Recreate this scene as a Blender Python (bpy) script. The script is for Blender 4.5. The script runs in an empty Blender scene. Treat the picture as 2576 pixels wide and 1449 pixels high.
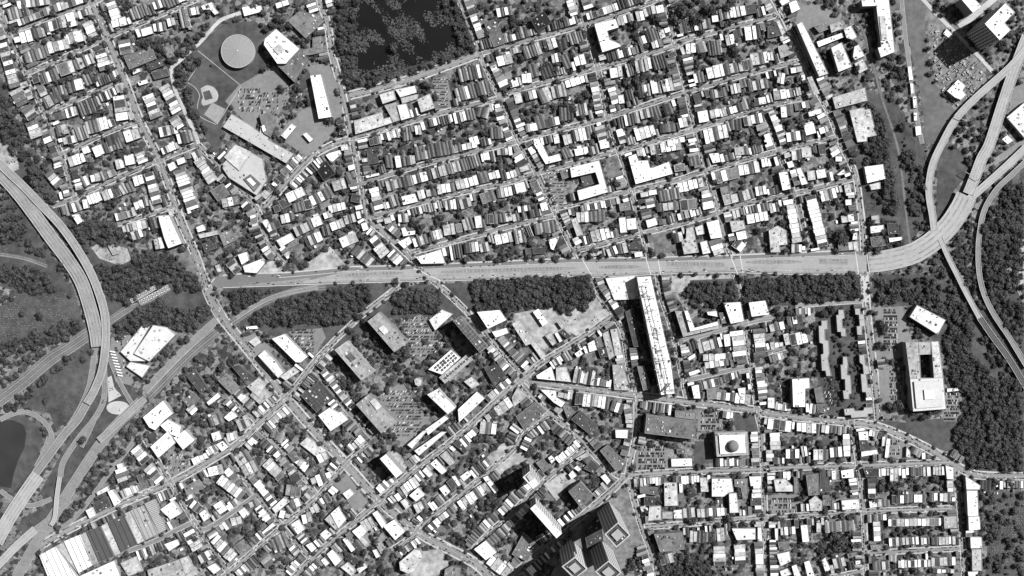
import bpy, math, random
import numpy as np
from mathutils import Vector
sc = bpy.context.scene
K = .888; H = 2340.0; CX, CY = 1288.0, 724.6          # metres per plan unit, camera height, plan centre
NX, NY = 2576, 1450
# ---------------------------------------------------------------- camera, sky, sun, exposure
cam = bpy.data.objects.new('camera', bpy.data.cameras.new('camera'))
sc.collection.objects.link(cam); sc.camera = cam
cam.location = (0, 0, H)
cam.data.sensor_width = 36; cam.data.lens = 18 / (CX * K / H)
cam.data.clip_start = 10; cam.data.clip_end = 9000
SUN_EL, SUN_DIR = math.radians(49), Vector((-.885, -.465))   # where shadows fall on the ground
world = bpy.data.worlds.new('World'); sc.world = world; world.use_nodes = True
wn = world.node_tree; wn.nodes.clear()
sky = wn.nodes.new('ShaderNodeTexSky'); sky.sky_type = 'NISHITA'; sky.sun_disc = False
sky.sun_elevation = SUN_EL; sky.sun_rotation = math.atan2(-SUN_DIR.x, -SUN_DIR.y)
bw = wn.nodes.new('ShaderNodeRGBToBW'); bg = wn.nodes.new('ShaderNodeBackground'); wo = wn.nodes.new('ShaderNodeOutputWorld')
wn.links.new(sky.outputs[0], bw.inputs[0]); wn.links.new(bw.outputs[0], bg.inputs[0]); wn.links.new(bg.outputs[0], wo.inputs[0])
bg.inputs[1].default_value = .05
sun = bpy.data.objects.new('sun', bpy.data.lights.new('sun', 'SUN')); sc.collection.objects.link(sun)
sun.data.energy = 4.6; sun.data.angle = math.radians(.5); sun.data.color = (1, 1, 1)
d = Vector((SUN_DIR.x * math.cos(SUN_EL), SUN_DIR.y * math.cos(SUN_EL), -math.sin(SUN_EL)))
sun.rotation_euler = d.to_track_quat('-Z', 'Y').to_euler()
sc.view_settings.view_transform = 'Standard'; sc.view_settings.look = 'None'; sc.view_settings.gamma = 1
sc.view_settings.exposure = .54
sc.cycles.max_bounces = 1; sc.cycles.diffuse_bounces = 0
rnd = random.Random(7)
col = sc.collection
# ---------------------------------------------------------------- plan helpers
def W(x, y, z=0.):
    f = K * (1 - z / H)
    return ((x - CX) * f, -(y - CY) * f, z)
TX, TY = [0, 643.8, 1287.5, 1931.3], [0, 361.9, 724.6, 1086.4]
def T(t, x, y):
    if t == 'FF': return (x, y)
    return (TX[int(t[0])] + x / 3.994, TY[int(t[1])] + y / 3.994)
def pts(s): return [tuple(map(float, p.split(','))) for p in s.split()]
def smooth(P, n=5):
    if len(P) < 3: return P
    out = []
    Q = [P[0]] + P + [P[-1]]
    for i in range(1, len(Q) - 2):
        p0, p1, p2, p3 = Q[i - 1], Q[i], Q[i + 1], Q[i + 2]
        for k in range(n):
            t = k / n
            out.append(tuple(.5 * (2 * p1[a] + (p2[a] - p0[a]) * t + (2 * p0[a] - 5 * p1[a] + 4 * p2[a] - p3[a]) * t * t + (3 * p1[a] - p0[a] - 3 * p2[a] + p3[a]) * t ** 3) for a in (0, 1)))
    out.append(P[-1]); return out
def offs(P, o):
    R = []
    for i in range(len(P)):
        a, b = P[max(i - 1, 0)], P[min(i + 1, len(P) - 1)]
        dx, dy = b[0] - a[0], b[1] - a[1]; l = math.hypot(dx, dy) or 1
        R.append((P[i][0] - dy / l * o, P[i][1] + dx / l * o))
    return R
# occupancy of the plan: 0 free, 1 way, 2 building, 3 keep clear
occ = np.zeros((NY, NX), np.uint8)
def mask_poly(P):
    xs = [p[0] for p in P]; ys = [p[1] for p in P]
    x0, x1 = max(int(min(xs)), 0), min(int(max(xs)) + 2, NX); y0, y1 = max(int(min(ys)), 0), min(int(max(ys)) + 2, NY)
    if x1 <= x0 or y1 <= y0: return None
    X, Y = np.meshgrid(np.arange(x0, x1) + .5, np.arange(y0, y1) + .5)
    m = np.zeros(X.shape, bool)
    for i in range(len(P)):
        (ax, ay), (bx, by) = P[i], P[i - 1]
        if ay == by: continue
        c = ((ay > Y) != (by > Y)) & (X < (bx - ax) * (Y - ay) / (by - ay) + ax)
        m ^= c
    return x0, y0, m
def put(P, v):
    r = mask_poly(P)
    if r: x0, y0, m = r; s = occ[y0:y0 + m.shape[0], x0:x0 + m.shape[1]]; s[m] = v
def share(P, lvl=1):
    r = mask_poly(P)
    if not r or not r[2].any(): return 1.
    x0, y0, m = r; s = occ[y0:y0 + m.shape[0], x0:x0 + m.shape[1]]
    return float((s[m] >= lvl).mean())
def put_line(P, w, v, only_free=False):
    for a, b in zip(P[:-1], P[1:]):
        x0, x1 = int(max(min(a[0], b[0]) - w, 0)), int(min(max(a[0], b[0]) + w + 1, NX)); y0, y1 = int(max(min(a[1], b[1]) - w, 0)), int(min(max(a[1], b[1]) + w + 1, NY))
        if x1 <= x0 or y1 <= y0: continue
        X, Y = np.meshgrid(np.arange(x0, x1) + .5, np.arange(y0, y1) + .5)
        dx, dy = b[0] - a[0], b[1] - a[1]; t = np.clip(((X - a[0]) * dx + (Y - a[1]) * dy) / (dx * dx + dy * dy + 1e-9), 0, 1)
        m = np.hypot(X - a[0] - t * dx, Y - a[1] - t * dy) < w / 2
        s = occ[y0:y1, x0:x1]
        if only_free: m &= s == 0
        s[m] = v
# ---------------------------------------------------------------- materials (a black-and-white place: greys only)
MATS = {}
def nt(name):
    m = bpy.data.materials.new(name); m.use_nodes = True; t = m.node_tree
    return m, t, t.nodes['Principled BSDF']
def grey(v): return (v, v, v, 1)
def math_(t, op, a, b=None, c=None):
    n = t.nodes.new('ShaderNodeMath'); n.operation = op
    for i, v in enumerate((a, b, c)):
        if v is None: continue
        if isinstance(v, (int, float)): n.inputs[i].default_value = v
        else: t.links.new(v, n.inputs[i])
    return n.outputs[0]
def noise(t, scale, detail=3, rough=.6, co=None, kind='ShaderNodeTexNoise'):
    n = t.nodes.new(kind); n.inputs['Scale'].default_value = scale
    if kind == 'ShaderNodeTexNoise': n.inputs['Detail'].default_value = detail; n.inputs['Roughness'].default_value = rough
    if co is None:
        g = t.nodes.new('ShaderNodeNewGeometry'); co = g.outputs['Position']
    t.links.new(co, n.inputs['Vector']); return n
def ramp(t, f, a, b, va, vb):
    n = t.nodes.new('ShaderNodeMapRange'); t.links.new(f, n.inputs[0])
    n.inputs[1].default_value = a; n.inputs[2].default_value = b; n.inputs[3].default_value = va; n.inputs[4].default_value = vb
    return n.outputs[0]
def surf(name, v, var=.25, sc1=.15, sc2=.02, rough=.9, obj=0., spots=0.):
    """A grey surface: base value, two octaves of blotches, an optional change per object and small dark stains."""
    key = (name, v)
    if key in MATS: return MATS[key]
    m, t, b = nt(name)
    n1 = noise(t, sc1, 4).outputs[0]; n2 = noise(t, sc2, 2).outputs[0]
    f = math_(t, 'ADD', ramp(t, n1, .3, .7, -var, var), ramp(t, n2, .35, .65, -var * .6, var * .6))
    x = math_(t, 'MULTIPLY_ADD', f, v, v)
    if obj:
        o = t.nodes.new('ShaderNodeObjectInfo')
        x = math_(t, 'MULTIPLY', x, ramp(t, o.outputs['Random'], 0, 1, 1 - obj, 1 + obj * .6))
    if spots:
        vn = noise(t, .22, kind='ShaderNodeTexVoronoi')
        s = ramp(t, vn.outputs['Distance'], .12, .2, 1 - spots, 1)
        x = math_(t, 'MULTIPLY', x, s)
    x = math_(t, 'MINIMUM', math_(t, 'MAXIMUM', x, .008), .88)
    t.links.new(x, b.inputs['Base Color']); b.inputs['Roughness'].default_value = rough
    b.inputs['Specular IOR Level'].default_value = .25
    MATS[key] = m; return m
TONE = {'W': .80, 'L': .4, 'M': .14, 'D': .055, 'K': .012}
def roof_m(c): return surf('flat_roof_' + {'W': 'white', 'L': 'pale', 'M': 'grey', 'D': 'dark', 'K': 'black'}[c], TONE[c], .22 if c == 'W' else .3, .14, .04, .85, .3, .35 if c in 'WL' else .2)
def pitch_m(c): return surf('shingles_' + {'l': 'pale', 'm': 'grey', 'd': 'dark', 'W': 'w'}[c], {'l': .26, 'm': .12, 'd': .055}[c], .22, .4, .05, .9, .25)
def wall_m(v, name='masonry'):
    key = ('wall', v)
    if key in MATS: return MATS[key]
    m, t, b = nt(name)
    g = t.nodes.new('ShaderNodeNewGeometry'); sp = t.nodes.new('ShaderNodeSeparateXYZ'); sn = t.nodes.new('ShaderNodeSeparateXYZ')
    t.links.new(g.outputs['Position'], sp.inputs[0]); t.links.new(g.outputs['True Normal'], sn.inputs[0])
    u = math_(t, 'SUBTRACT', math_(t, 'MULTIPLY', sp.outputs[0], sn.outputs[1]), math_(t, 'MULTIPLY', sp.outputs[1], sn.outputs[0]))
    big = name == 'ribbed_facade'
    fu = math_(t, 'FRACT', math_(t, 'DIVIDE', u, 7.0 if big else 2.8)); fz = math_(t, 'FRACT', math_(t, 'DIVIDE', sp.outputs[2], 10.5 if big else 3.2))
    wu = math_(t, 'LESS_THAN', math_(t, 'ABSOLUTE', math_(t, 'SUBTRACT', fu, .5)), .3 if big else .22)
    wz = math_(t, 'LESS_THAN', math_(t, 'ABSOLUTE', math_(t, 'SUBTRACT', fz, .5)), .4 if big else .25)
    side = math_(t, 'LESS_THAN', math_(t, 'ABSOLUTE', sn.outputs[2]), .3)
    w = math_(t, 'MULTIPLY', math_(t, 'MULTIPLY', wu, wz), side)
    n1 = noise(t, .3).outputs[0]
    base = math_(t, 'MULTIPLY', ramp(t, n1, .3, .7, .8, 1.2), v)
    o = t.nodes.new('ShaderNodeObjectInfo'); base = math_(t, 'MULTIPLY', base, ramp(t, o.outputs['Random'], 0, 1, .75, 1.2))
    mx = math_(t, 'MULTIPLY_ADD', w, math_(t, 'SUBTRACT', .11 if big else .05, base), base)
    t.links.new(mx, b.inputs['Base Color']); b.inputs['Roughness'].default_value = .8
    MATS[key] = m; return m
def wave_roof(name, a, bv, size, ang=0.):
    """Sheet roofing with parallel seams."""
    key = (name, ang)
    if key in MATS: return MATS[key]
    m, t, b = nt(name)
    g = t.nodes.new('ShaderNodeNewGeometry'); sp = t.nodes.new('ShaderNodeSeparateXYZ'); t.links.new(g.outputs['Position'], sp.inputs[0])
    u = math_(t, 'ADD', math_(t, 'MULTIPLY', sp.outputs[0], math.cos(ang)), math_(t, 'MULTIPLY', sp.outputs[1], math.sin(ang)))
    f = math_(t, 'FRACT', math_(t, 'DIVIDE', u, size)); l = math_(t, 'LESS_THAN', f, .13)
    n1 = noise(t, .05).outputs[0]; base = math_(t, 'MULTIPLY', ramp(t, n1, .3, .7, .88, 1.12), a)
    x = math_(t, 'MULTIPLY_ADD', l, math_(t, 'SUBTRACT', bv, base), base)
    t.links.new(math_(t, 'MINIMUM', x, .88), b.inputs['Base Color']); b.inputs['Roughness'].default_value = .7
    MATS[key] = m; return m
ASPH = surf('asphalt', .19, .16, .25, .03); CONC = surf('pale_concrete', .4, .14, .3, .03); PAVE = surf('pavement_slabs', .4, .25, .35, .04)
GRASS = surf('mown_grass', .065, .35, .06, .012); DIRT = surf('bare_earth', .3, .35, .08, .02); LOT = surf('lot_asphalt', .18, .14, .12, .02)
PAINT = surf('road_paint', .5, .1, .5, .1); WATER = surf('still_water', .009, .1, .02, .01, .25)
HVAC = [surf('plant_metal', v, .1, .5, .1, .6) for v in (.07, .3, .6)]
LEAF = None
def leaf_m(name, v):
    key = ('leaf', name)
    if key in MATS: return MATS[key]
    m, t, b = nt(name)
    n1 = noise(t, .35, 3).outputs[0]; n2 = noise(t, .05, 2).outputs[0]
    o = t.nodes.new('ShaderNodeObjectInfo')
    f = math_(t, 'MULTIPLY', math_(t, 'MULTIPLY', ramp(t, n1, .3, .7, .55, 1.5), ramp(t, n2, .35, .65, .6, 1.45)), ramp(t, o.outputs['Random'], 0, 1, .75, 1.3))
    t.links.new(math_(t, 'MULTIPLY', f, v), b.inputs['Base Color']); b.inputs['Roughness'].default_value = .8
    MATS[key] = m; return m
FOL = leaf_m('dark_foliage', .037); FOL2 = leaf_m('grey_foliage', .09); BARK = surf('bark', .08, .2, 1, .2)
# ---------------------------------------------------------------- object helpers
def mesh(name, V, F, mats, idx=None):
    me = bpy.data.meshes.new(name); me.from_pydata(V, [], F)
    for m in (mats if isinstance(mats, (list, tuple)) else [mats]): me.materials.append(m)
    if idx is not None: me.polygons.foreach_set('material_index', idx)
    me.update(); return me
def link(name, data, parent=None, **kw):
    o = bpy.data.objects.new(name, data); col.objects.link(o)
    if parent is not None: o.parent = parent
    for k, v in kw.items(): o[k] = v
    return o
def empty(name, loc, rz=0., **kw):
    o = bpy.data.objects.new(name, None); col.objects.link(o); o.location = loc; o.rotation_euler = (0, 0, rz); o.empty_display_size = .5
    for k, v in kw.items(): o[k] = v
    return o
def structure(name, V, F, m): return link(name, mesh(name, V, F, m), kind='structure')
def ribbon(P, w, z, thick=0., zf=None):
    """vertices and faces of a strip of width w (plan units) along P at height z (metres)."""
    A, B = offs(P, w / 2), offs(P, -w / 2); n = len(P)
    zz = [(zf(i / (n - 1)) if zf else z) for i in range(n)]
    V = [W(*A[i], zz[i]) for i in range(n)] + [W(*B[i], zz[i]) for i in range(n)]
    F = [(i, i + 1, n + i + 1, n + i) for i in range(n - 1)]
    if thick:
        V += [(v[0], v[1], v[2] - thick) for v in V]; m = 2 * n
        F += [(m + n + i, m + n + i + 1, m + i + 1, m + i) for i in range(n - 1)]
        F += [(i + 1, i, m + i, m + i + 1) for i in range(n - 1)] + [(n + i, n + i + 1, m + n + i + 1, m + n + i) for i in range(n - 1)]
        F += [(0, n, m + n, m), (n - 1, m + n - 1, m + 2 * n - 1, 2 * n - 1)]
    return V, F
def flip(F): return [tuple(reversed(f)) for f in F]
DIRS = ['right of', 'below right of', 'below', 'below left of', 'left of', 'above left of', 'above', 'above right of']
def where(x, y):
    d, mx, my, ph = min((math.hypot(x - a, y - b), a, b, c) for a, b, c in MARKS)
    if d < 14: return 'beside', ph, d
    return DIRS[int(round(math.atan2(y - my, x - mx) / (math.pi / 4))) % 8], ph, d
ORD = ['closest'] + [o + ' closest' for o in 'second third fourth fifth sixth seventh eighth ninth tenth eleventh twelfth thirteenth fourteenth fifteenth sixteenth seventeenth eighteenth nineteenth twentieth'.split()]
ORD += ['twenty-' + o + ' closest' for o in 'first second third fourth fifth sixth seventh eighth ninth'.split()]
PEND = []
def later_label(o, phrase, x, y): PEND.append((o, phrase, x, y))
def settle_labels():
    B = {}
    for o, ph, x, y in PEND:
        dr, mk, d = where(x, y); B.setdefault((ph, dr, mk), []).append((d, x, y, o))
    for (ph, dr, mk), L in B.items():
        L.sort(key=lambda a: a[:3])
        for i, (d, x, y, o) in enumerate(L):
            o['label'] = ('%s, %s %s %s' % (ph, ORD[i] if len(L) > 1 else 'only one', dr, mk)) if i < len(ORD) else '%s, %s after closest %s %s' % (ph, i + 1, dr, mk)
# ---- traced plan of the place; tile-local coordinates, four to one plan unit ----
ROWS = {
'00': """75 150 275 95 120 lmlmdm;170 50 480 0 90 WmWlmWl;140 400 320 350 130 WWW;320 345 440 310 100 dml;440 260 660 210 110 mWDmL;240 590 480 510 110 mlmmlmm;
480 490 690 430 110 WLWL;650 400 830 350 120 WLW2;870 220 940 370 100 LWWL;330 830 570 740 120 D2DmWdm;590 710 740 660 130 M2L;740 660 930 580 110 mlLmWl;1000 500 1060 700 130 DWLWM;
420 1050 610 950 120 WLmm;520 940 660 900 110 dmdlm;670 880 830 840 120 mdW2;840 810 930 770 130 lmd;20 430 150 880 110 WDLDWDWLLM;150 900 230 1050 130 LmMm;250 1070 330 1180 120 mmLD;310 1220 370 1380 130 MWLL;
490 1200 650 1150 80 mDm;660 1140 770 1110 100 WDWL;790 1110 1000 1030 150 mmdmdmdl;560 1320 670 1290 110 mL;730 1370 870 1320 130 lmlml;850 1290 1080 1230 130 lmmlWW;590 1430 760 1390 80 WLDW;1190 960 1230 1210 130 WD2LW2;
1110 20 1170 190 110 WLWWW;1120 245 1270 205 90 WW;1310 150 1470 90 120 lmlmmm;1540 60 1650 20 90 WmWm;1420 330 1530 300 80 WW;1540 280 1660 260 90 WmWm;1680 230 1760 210 90 WL;1800 180 1890 160 200 lmM;1860 130 2000 100 90 WmW2L;
1240 400 1270 540 130 MWDM;1480 950 1570 1180 120 WLWDLM;1640 860 1790 1120 110 LLWLDWLW;1600 1330 1780 1290 100 WDLmW;1740 1180 1810 1290 100 MLLW;1250 1380 1400 1330 120 WL;1780 1400 1960 1350 120 WdmlW;1060 1420 1230 1370 100 ddm""",
'10': """200 60 330 20 60 WW;2040 760 2350 690 140 lmlmdmWmdl;2010 960 2400 850 140 lmlWmmdmlmmd;2420 130 2575 100 90 WmWm;2420 620 2575 580 110 W2L2;1470 1350 1560 1340 140 mlm;1600 1310 1660 1300 100 WL;1990 1190 2200 1140 110 WmLWmmm;
1740 1240 1820 1220 80 mW;2230 1110 2340 1140 110 mdl;2440 1040 2480 1200 90 WLDW;2150 1430 2240 1400 90 WW;2350 1340 2480 1330 120 mdml;1140 1430 1260 1400 80 DDl""",
'20': """120 540 290 480 130 mlmmlL;360 450 450 420 110 LW;460 450 550 430 110 dd;580 400 710 360 120 lmlmm;20 980 100 960 120 L2;130 970 250 940 100 dLW;280 980 390 930 150 mlL;400 930 540 900 130 LmLl;540 850 740 790 80 WWWW;840 820 860 920 90 lW;
100 790 200 780 100 WW;170 720 290 690 130 mml;290 740 420 690 130 dddd;400 590 500 570 100 LWm;510 630 580 600 150 mm;630 620 740 590 110 WW;240 1240 340 1210 140 mm;140 1290 260 1270 90 lW2;340 1240 480 1210 90 DmW;480 1150 620 1140 140 mmdd;
640 1110 760 1090 130 LmmL;220 1430 320 1410 80 W2W;420 1400 480 1390 100 W;520 1410 600 1390 100 LL;600 1360 780 1320 130 dLWWm;870 1230 930 1440 110 WLmLDW;1060 210 1220 170 90 LLWmL;1250 170 1330 150 110 LW;1360 110 1530 70 90 mLW2;
1270 420 1350 390 90 mW;1350 370 1470 330 130 dmmm;1480 350 1600 310 100 L2W2;980 720 1110 700 110 W2L;1150 710 1220 690 130 Lmm;1240 660 1400 630 130 LmLLW;1420 640 1550 600 140 mmdmd;1570 560 1650 530 90 D2;1670 640 1740 850 100 DlLW;
1000 880 1050 1040 90 WLMW;1070 1000 1130 990 100 W;1140 960 1220 940 110 ddm;1270 920 1390 900 130 dmWl;1400 880 1500 860 150 W2l;1510 870 1620 840 130 LWL;1070 1240 1120 1230 120 mm;1130 1200 1280 1170 120 WmdmL;1290 1150 1420 1120 100 LmLm;
1430 1130 1490 1110 120 mm;1530 1110 1610 1080 120 dm;1680 1240 1810 1210 100 WLW;1240 1360 1440 1300 120 WLWW;1490 1290 1650 1280 90 dmm;1680 270 1820 240 150 MdDd;1830 260 2000 230 110 WmLm;2010 190 2080 180 70 W2;2090 150 2290 110 110 lmLWWL;
2300 110 2450 80 100 WD2;2340 330 2500 310 150 W2Wd;1750 490 1850 480 110 WW;1860 490 1950 460 110 ml;1970 490 2110 470 150 mdmml;2150 410 2240 390 110 LW;2400 600 2575 570 120 LLmW;1830 790 1930 770 100 Wmm;1960 740 2130 700 130 W2W2W;
2140 700 2420 640 110 mLmLDm;1830 1000 1900 980 100 DD;1870 1180 1980 1160 130 W2;1990 1150 2090 1130 90 LW;2000 950 2150 920 90 mLDm;2200 900 2300 880 100 LWL;2380 870 2575 830 110 mLmLm;2440 1030 2560 1010 80 DW2;1930 1360 2170 1310 150 WWmWW;
2330 1220 2520 1180 100 DLWmW;2200 1240 2310 1230 130 mdd;1500 1430 1740 1400 60 WWWW;1770 1420 1860 1400 70 W2""",
'30': """130 1110 260 1100 120 Wm;410 1150 550 1110 50 W2;370 1310 480 1280 110 W2;190 1380 330 1360 100 WmW;520 1320 610 1290 70 W2L;100 780 170 790 120 LW;300 800 380 790 90 mW;230 710 350 690 60 WL;0 570 60 560 90 WL;60 960 190 940 100 LW""",
'01': """650 200 850 130 110 mLWWW;940 90 1030 50 110 W2W;1040 50 1240 -20 110 dmLmmmd;1160 210 1240 190 100 LW;1250 170 1350 150 110 W3;820 390 880 360 110 mW;910 350 1000 330 80 WL;830 610 880 600 100 W;880 570 1010 520 110 WWWW;
1030 530 1130 490 110 LLW;1130 500 1200 470 110 DD;1210 470 1260 440 110 Ll;1270 450 1330 420 110 mm;1340 380 1440 350 110 WW;1390 60 1440 190 110 DLWLW;1490 290 1580 600 100 DWDWLmWM;1800 260 1940 660 130 MLWWWDLWWWMmW;1990 150 2140 380 110 LLLWLLL;
2230 600 2400 560 90 LWM;1940 140 2060 80 120 LmW;1350 630 1440 600 90 WW;1440 580 1480 570 110 mL;1330 840 1470 800 90 LWL;1320 930 1430 890 100 LmW;1500 810 1600 780 120 dml;1550 1010 1640 990 120 LW;2310 1180 2390 1290 100 DLD;480 280 600 420 100 mLWM""",
'11': """930 260 1000 240 110 W2;910 360 1010 320 100 mm;310 550 480 470 110 W2W2;240 620 340 570 100 D2;180 660 240 640 70 D2;550 580 760 470 110 WmWmm;370 650 560 600 100 mmmD2;770 430 900 390 110 L2L;730 660 900 620 80 WLWW;1000 660 1080 640 90 W2;
960 520 1050 540 110 D2;1180 440 1240 660 100 WWLmW;1310 430 1460 390 100 LmLm;1470 390 1760 310 110 dmlWmWWd;1770 300 2050 220 110 LmLLmlLl;2060 220 2250 160 120 mmmmmlm;1340 590 1430 560 120 mLm;1630 530 1700 510 90 LW;1710 500 1810 480 80 Lm;
1820 460 2000 430 100 LWWm;2010 420 2230 360 100 LLWWW;2240 350 2330 320 120 mm;2340 330 2450 300 80 WLW;1400 190 1460 180 140 W;1300 180 1370 170 140 mm;1470 180 1600 160 90 mdlL;1600 100 2060 10 150 mmlmmdmmmmLm;2070 40 2220 10 70 WLW;
2350 130 2400 120 110 dl;2420 70 2575 50 110 LmLW;2050 610 2160 580 100 LDL;1900 620 2040 600 110 LmWWd;2260 560 2400 510 110 MMm;2420 500 2575 470 100 mLWW;140 840 240 800 90 mD;250 760 380 730 90 LWm;390 890 560 810 100 LDLLm;560 800 660 760 100 W2;
680 730 760 700 70 WL;500 990 660 920 110 DLmWW;660 880 740 860 110 mdM;750 840 880 790 90 W2LL;890 770 1000 740 90 LmL;1010 720 1090 700 80 WL;850 1000 1010 930 110 WL;1060 830 1120 810 80 W;980 1050 1160 1200 110 mmLmmL;1170 940 1230 1010 100 WD;
1220 1020 1300 1120 120 WLL;1350 1090 1450 1190 110 WmLWW;1220 800 1360 760 60 LL;1430 750 1530 740 90 WmL;1580 1000 1720 950 100 WmLm;1750 930 1870 900 100 mLWL;1880 870 2000 850 120 L2L;2010 850 2070 840 90 M;2080 820 2180 790 130 Llm;2200 790 2270 780 130 W;
1950 1080 2070 1060 150 Wmdmd;2090 1050 2240 1030 110 dmLW;2250 1050 2340 1030 100 LmL;2400 970 2575 930 110 W2W2L;2300 760 2430 750 100 mDm;2440 750 2575 730 90 mmLL""",
'21': """510 110 600 70 110 mml;630 90 770 60 80 W2W;880 20 985 0 80 W2;30 450 140 420 110 W2;60 660 190 640 60 WmWm;290 640 360 620 80 W;1630 250 1740 230 80 M2;1390 60 1700 0 110 LDWWWL;1780 50 1880 40 70 W;1780 180 1930 150 100 mmmL;1670 440 1980 370 100 WWWWLL;
1960 460 2000 650 120 LWmWW;1480 530 1690 490 120 mmlmlm;1290 510 1460 480 50 LW;1380 550 1400 640 100 LMW;1460 640 1680 620 90 mLLm;1690 620 1850 600 120 D2M2;1080 640 1190 620 80 M2;2050 340 2280 280 130 MWM2;2280 270 2490 230 110 WWmW;
2510 190 2575 180 90 WW;2240 80 2380 60 90 L2m;2130 590 2280 550 100 LL;2290 540 2430 500 110 DLLm;2450 480 2560 460 100 WLW;30 940 140 920 140 lLm;150 890 200 870 120 mml;230 860 470 820 120 mlmlmm;800 940 990 890 120 LLWW;650 740 940 720 110 LLWmmmm;
1080 820 1260 800 160 W2W3;1480 790 1550 780 60 m;790 1120 910 1090 40 LL;960 1100 1060 1060 90 LmW;1070 1060 1160 1040 100 mL;1630 950 1720 930 110 dL;2040 960 2090 1110 130 mWL;2360 760 2575 720 100 W2WWW;2240 980 2330 1050 110 DW""",
'31': """240 100 440 80 100 LmL2;510 50 580 40 110 D2;660 20 710 100 100 LW;680 150 750 150 50 W;70 180 140 160 100 Wm;400 320 480 310 100 L2;490 310 590 290 100 W2;530 530 690 490 110 WLmW;770 440 840 430 90 L;430 520 560 1030 120 DWWWWWWWWWWLWD;
220 560 300 990 100 WLWWWWWLL;240 1050 380 1050 90 LmWW;20 650 110 630 100 LWm;740 760 870 740 80 LW;780 590 845 585 60 W;710 1040 910 1020 80 M2LL;1080 720 1090 800 80 LL;0 190 30 180 90 W""",
'02': """1900 1190 1960 1250 90 LW;2100 1350 2230 1300 110 mLm;2390 1390 2500 1340 120 LDL""",
'12': """2300 1300 2560 1130 120 LDLLW;2250 1400 2420 1420 120 LmW""",
'22': """620 890 830 930 140 LmWLdL;460 1070 560 1090 60 L2L;640 1105 980 1150 130 DDWWlLWWm;1000 1180 1120 1220 110 mWD;1870 580 1910 570 140 L;1920 590 2110 540 110 L2LmW;2270 430 2310 730 140 WLWLWD;2480 410 2510 690 120 mLLWDm;1920 700 2210 690 80 LLWWm;
1940 780 2180 740 70 LWLWm;1890 990 2120 930 80 mLmWDm;1960 1070 2060 1060 110 M2;2060 1080 2240 1100 90 LmWm;2240 1120 2450 1150 110 WWLW;2390 850 2410 1020 60 WDW;1150 1160 1180 1320 70 LmL""",
'32': """200 340 350 310 90 mWD;20 410 170 370 90 LmW;170 540 400 490 130 LDWW;30 600 160 580 90 LWL;0 1350 240 1380 110 WDDW;290 1390 490 1390 100 WWLW;540 1410 660 1420 80 LWm""",
'03': """1350 160 1470 300 120 WLWD;1180 330 1240 500 120 WWmL;1480 350 1610 500 110 LWDMW;1940 320 2090 250 110 WWWW;2090 410 2240 370 100 WWL;2200 470 2440 650 110 WWLWLWM;2130 60 2220 30 100 W2;2280 60 2380 40 90 LWL;1890 1000 1990 1180 130 WDWLL;
2140 1080 2350 1270 120 WLWmLW;2320 910 2430 880 90 LL;2000 1290 2110 1230 100 LDW;2460 740 2575 690 110 DLm;2380 300 2500 230 120 LLm;1920 720 2010 790 100 WmD;2440 400 2575 330 120 LWL""",
'13': """140 40 270 80 120 mml;390 300 510 380 110 WLWW;100 300 260 460 110 LWLLM;620 280 720 230 90 WL;560 520 760 440 120 LWmW;300 580 450 600 120 LMM;340 740 440 700 90 mW;640 690 730 640 110 WmD;540 780 620 740 100 LL;150 1130 380 1040 150 mmlmdD;
60 1240 140 1340 110 mlm;1070 960 1180 900 130 LLL;1470 590 1620 490 110 LWWWL;2040 740 2330 550 110 WLWWmWL;2340 1280 2540 1430 120 WLWL;460 870 560 850 100 WL;230 840 340 870 90 WL;980 1180 1100 1080 100 dmL;1600 780 1720 720 100 LLm""",
'23': """1510 840 1620 840 80 L2;1720 820 1840 810 100 LmL;1860 820 2140 800 90 LLmWmWW;1790 1050 2010 1060 120 LLmdmd;2020 1040 2140 1030 130 mLL;2085 1150 2090 1340 130 LLWLD;2290 1130 2300 1330 120 LWLWD;2500 1120 2510 1330 100 mLWW;1490 1300 1620 1260 100 DmL""",
'33': """70 10 80 180 110 WWLL;180 220 320 220 110 WDW;340 200 400 190 110 LW;460 230 610 230 110 WLm;625 210 750 200 100 WmW;790 20 800 250 80 WLWW;1045 470 1050 670 80 DmWD;1140 400 1190 400 80 W;1230 430 1310 430 130 WL;1350 420 1390 420 100 W;1440 390 1640 380 100 mDmLW;
1660 380 1780 380 90 LLLW;1845 490 1850 600 70 LLW;1020 730 1190 710 80 W2Lm;1250 680 1370 680 90 DDW;1380 670 1600 670 90 mmWWm;1630 660 1710 660 90 mW;1730 660 1890 660 90 WLmW;1210 915 1760 905 80 WDLLWLLWWLMMW;580 960 880 940 110 lmmlmml;130 1000 280 990 80 LWmW;
490 960 540 960 110 L;1095 900 1105 1100 80 LWLW;1220 1110 1520 1090 80 WDLmLLmWW;1540 1100 1630 1095 70 LWm;1650 1100 1890 1090 80 mmLLLWL;1060 1350 1230 1340 90 mmLm;1310 1330 1640 1320 80 LWLWDWWDWL;1645 1310 1890 1300 90 LDLLmW;1660 1400 1880 1400 40 DWWmL;
660 1330 780 1300 100 LmL""",
}
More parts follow.
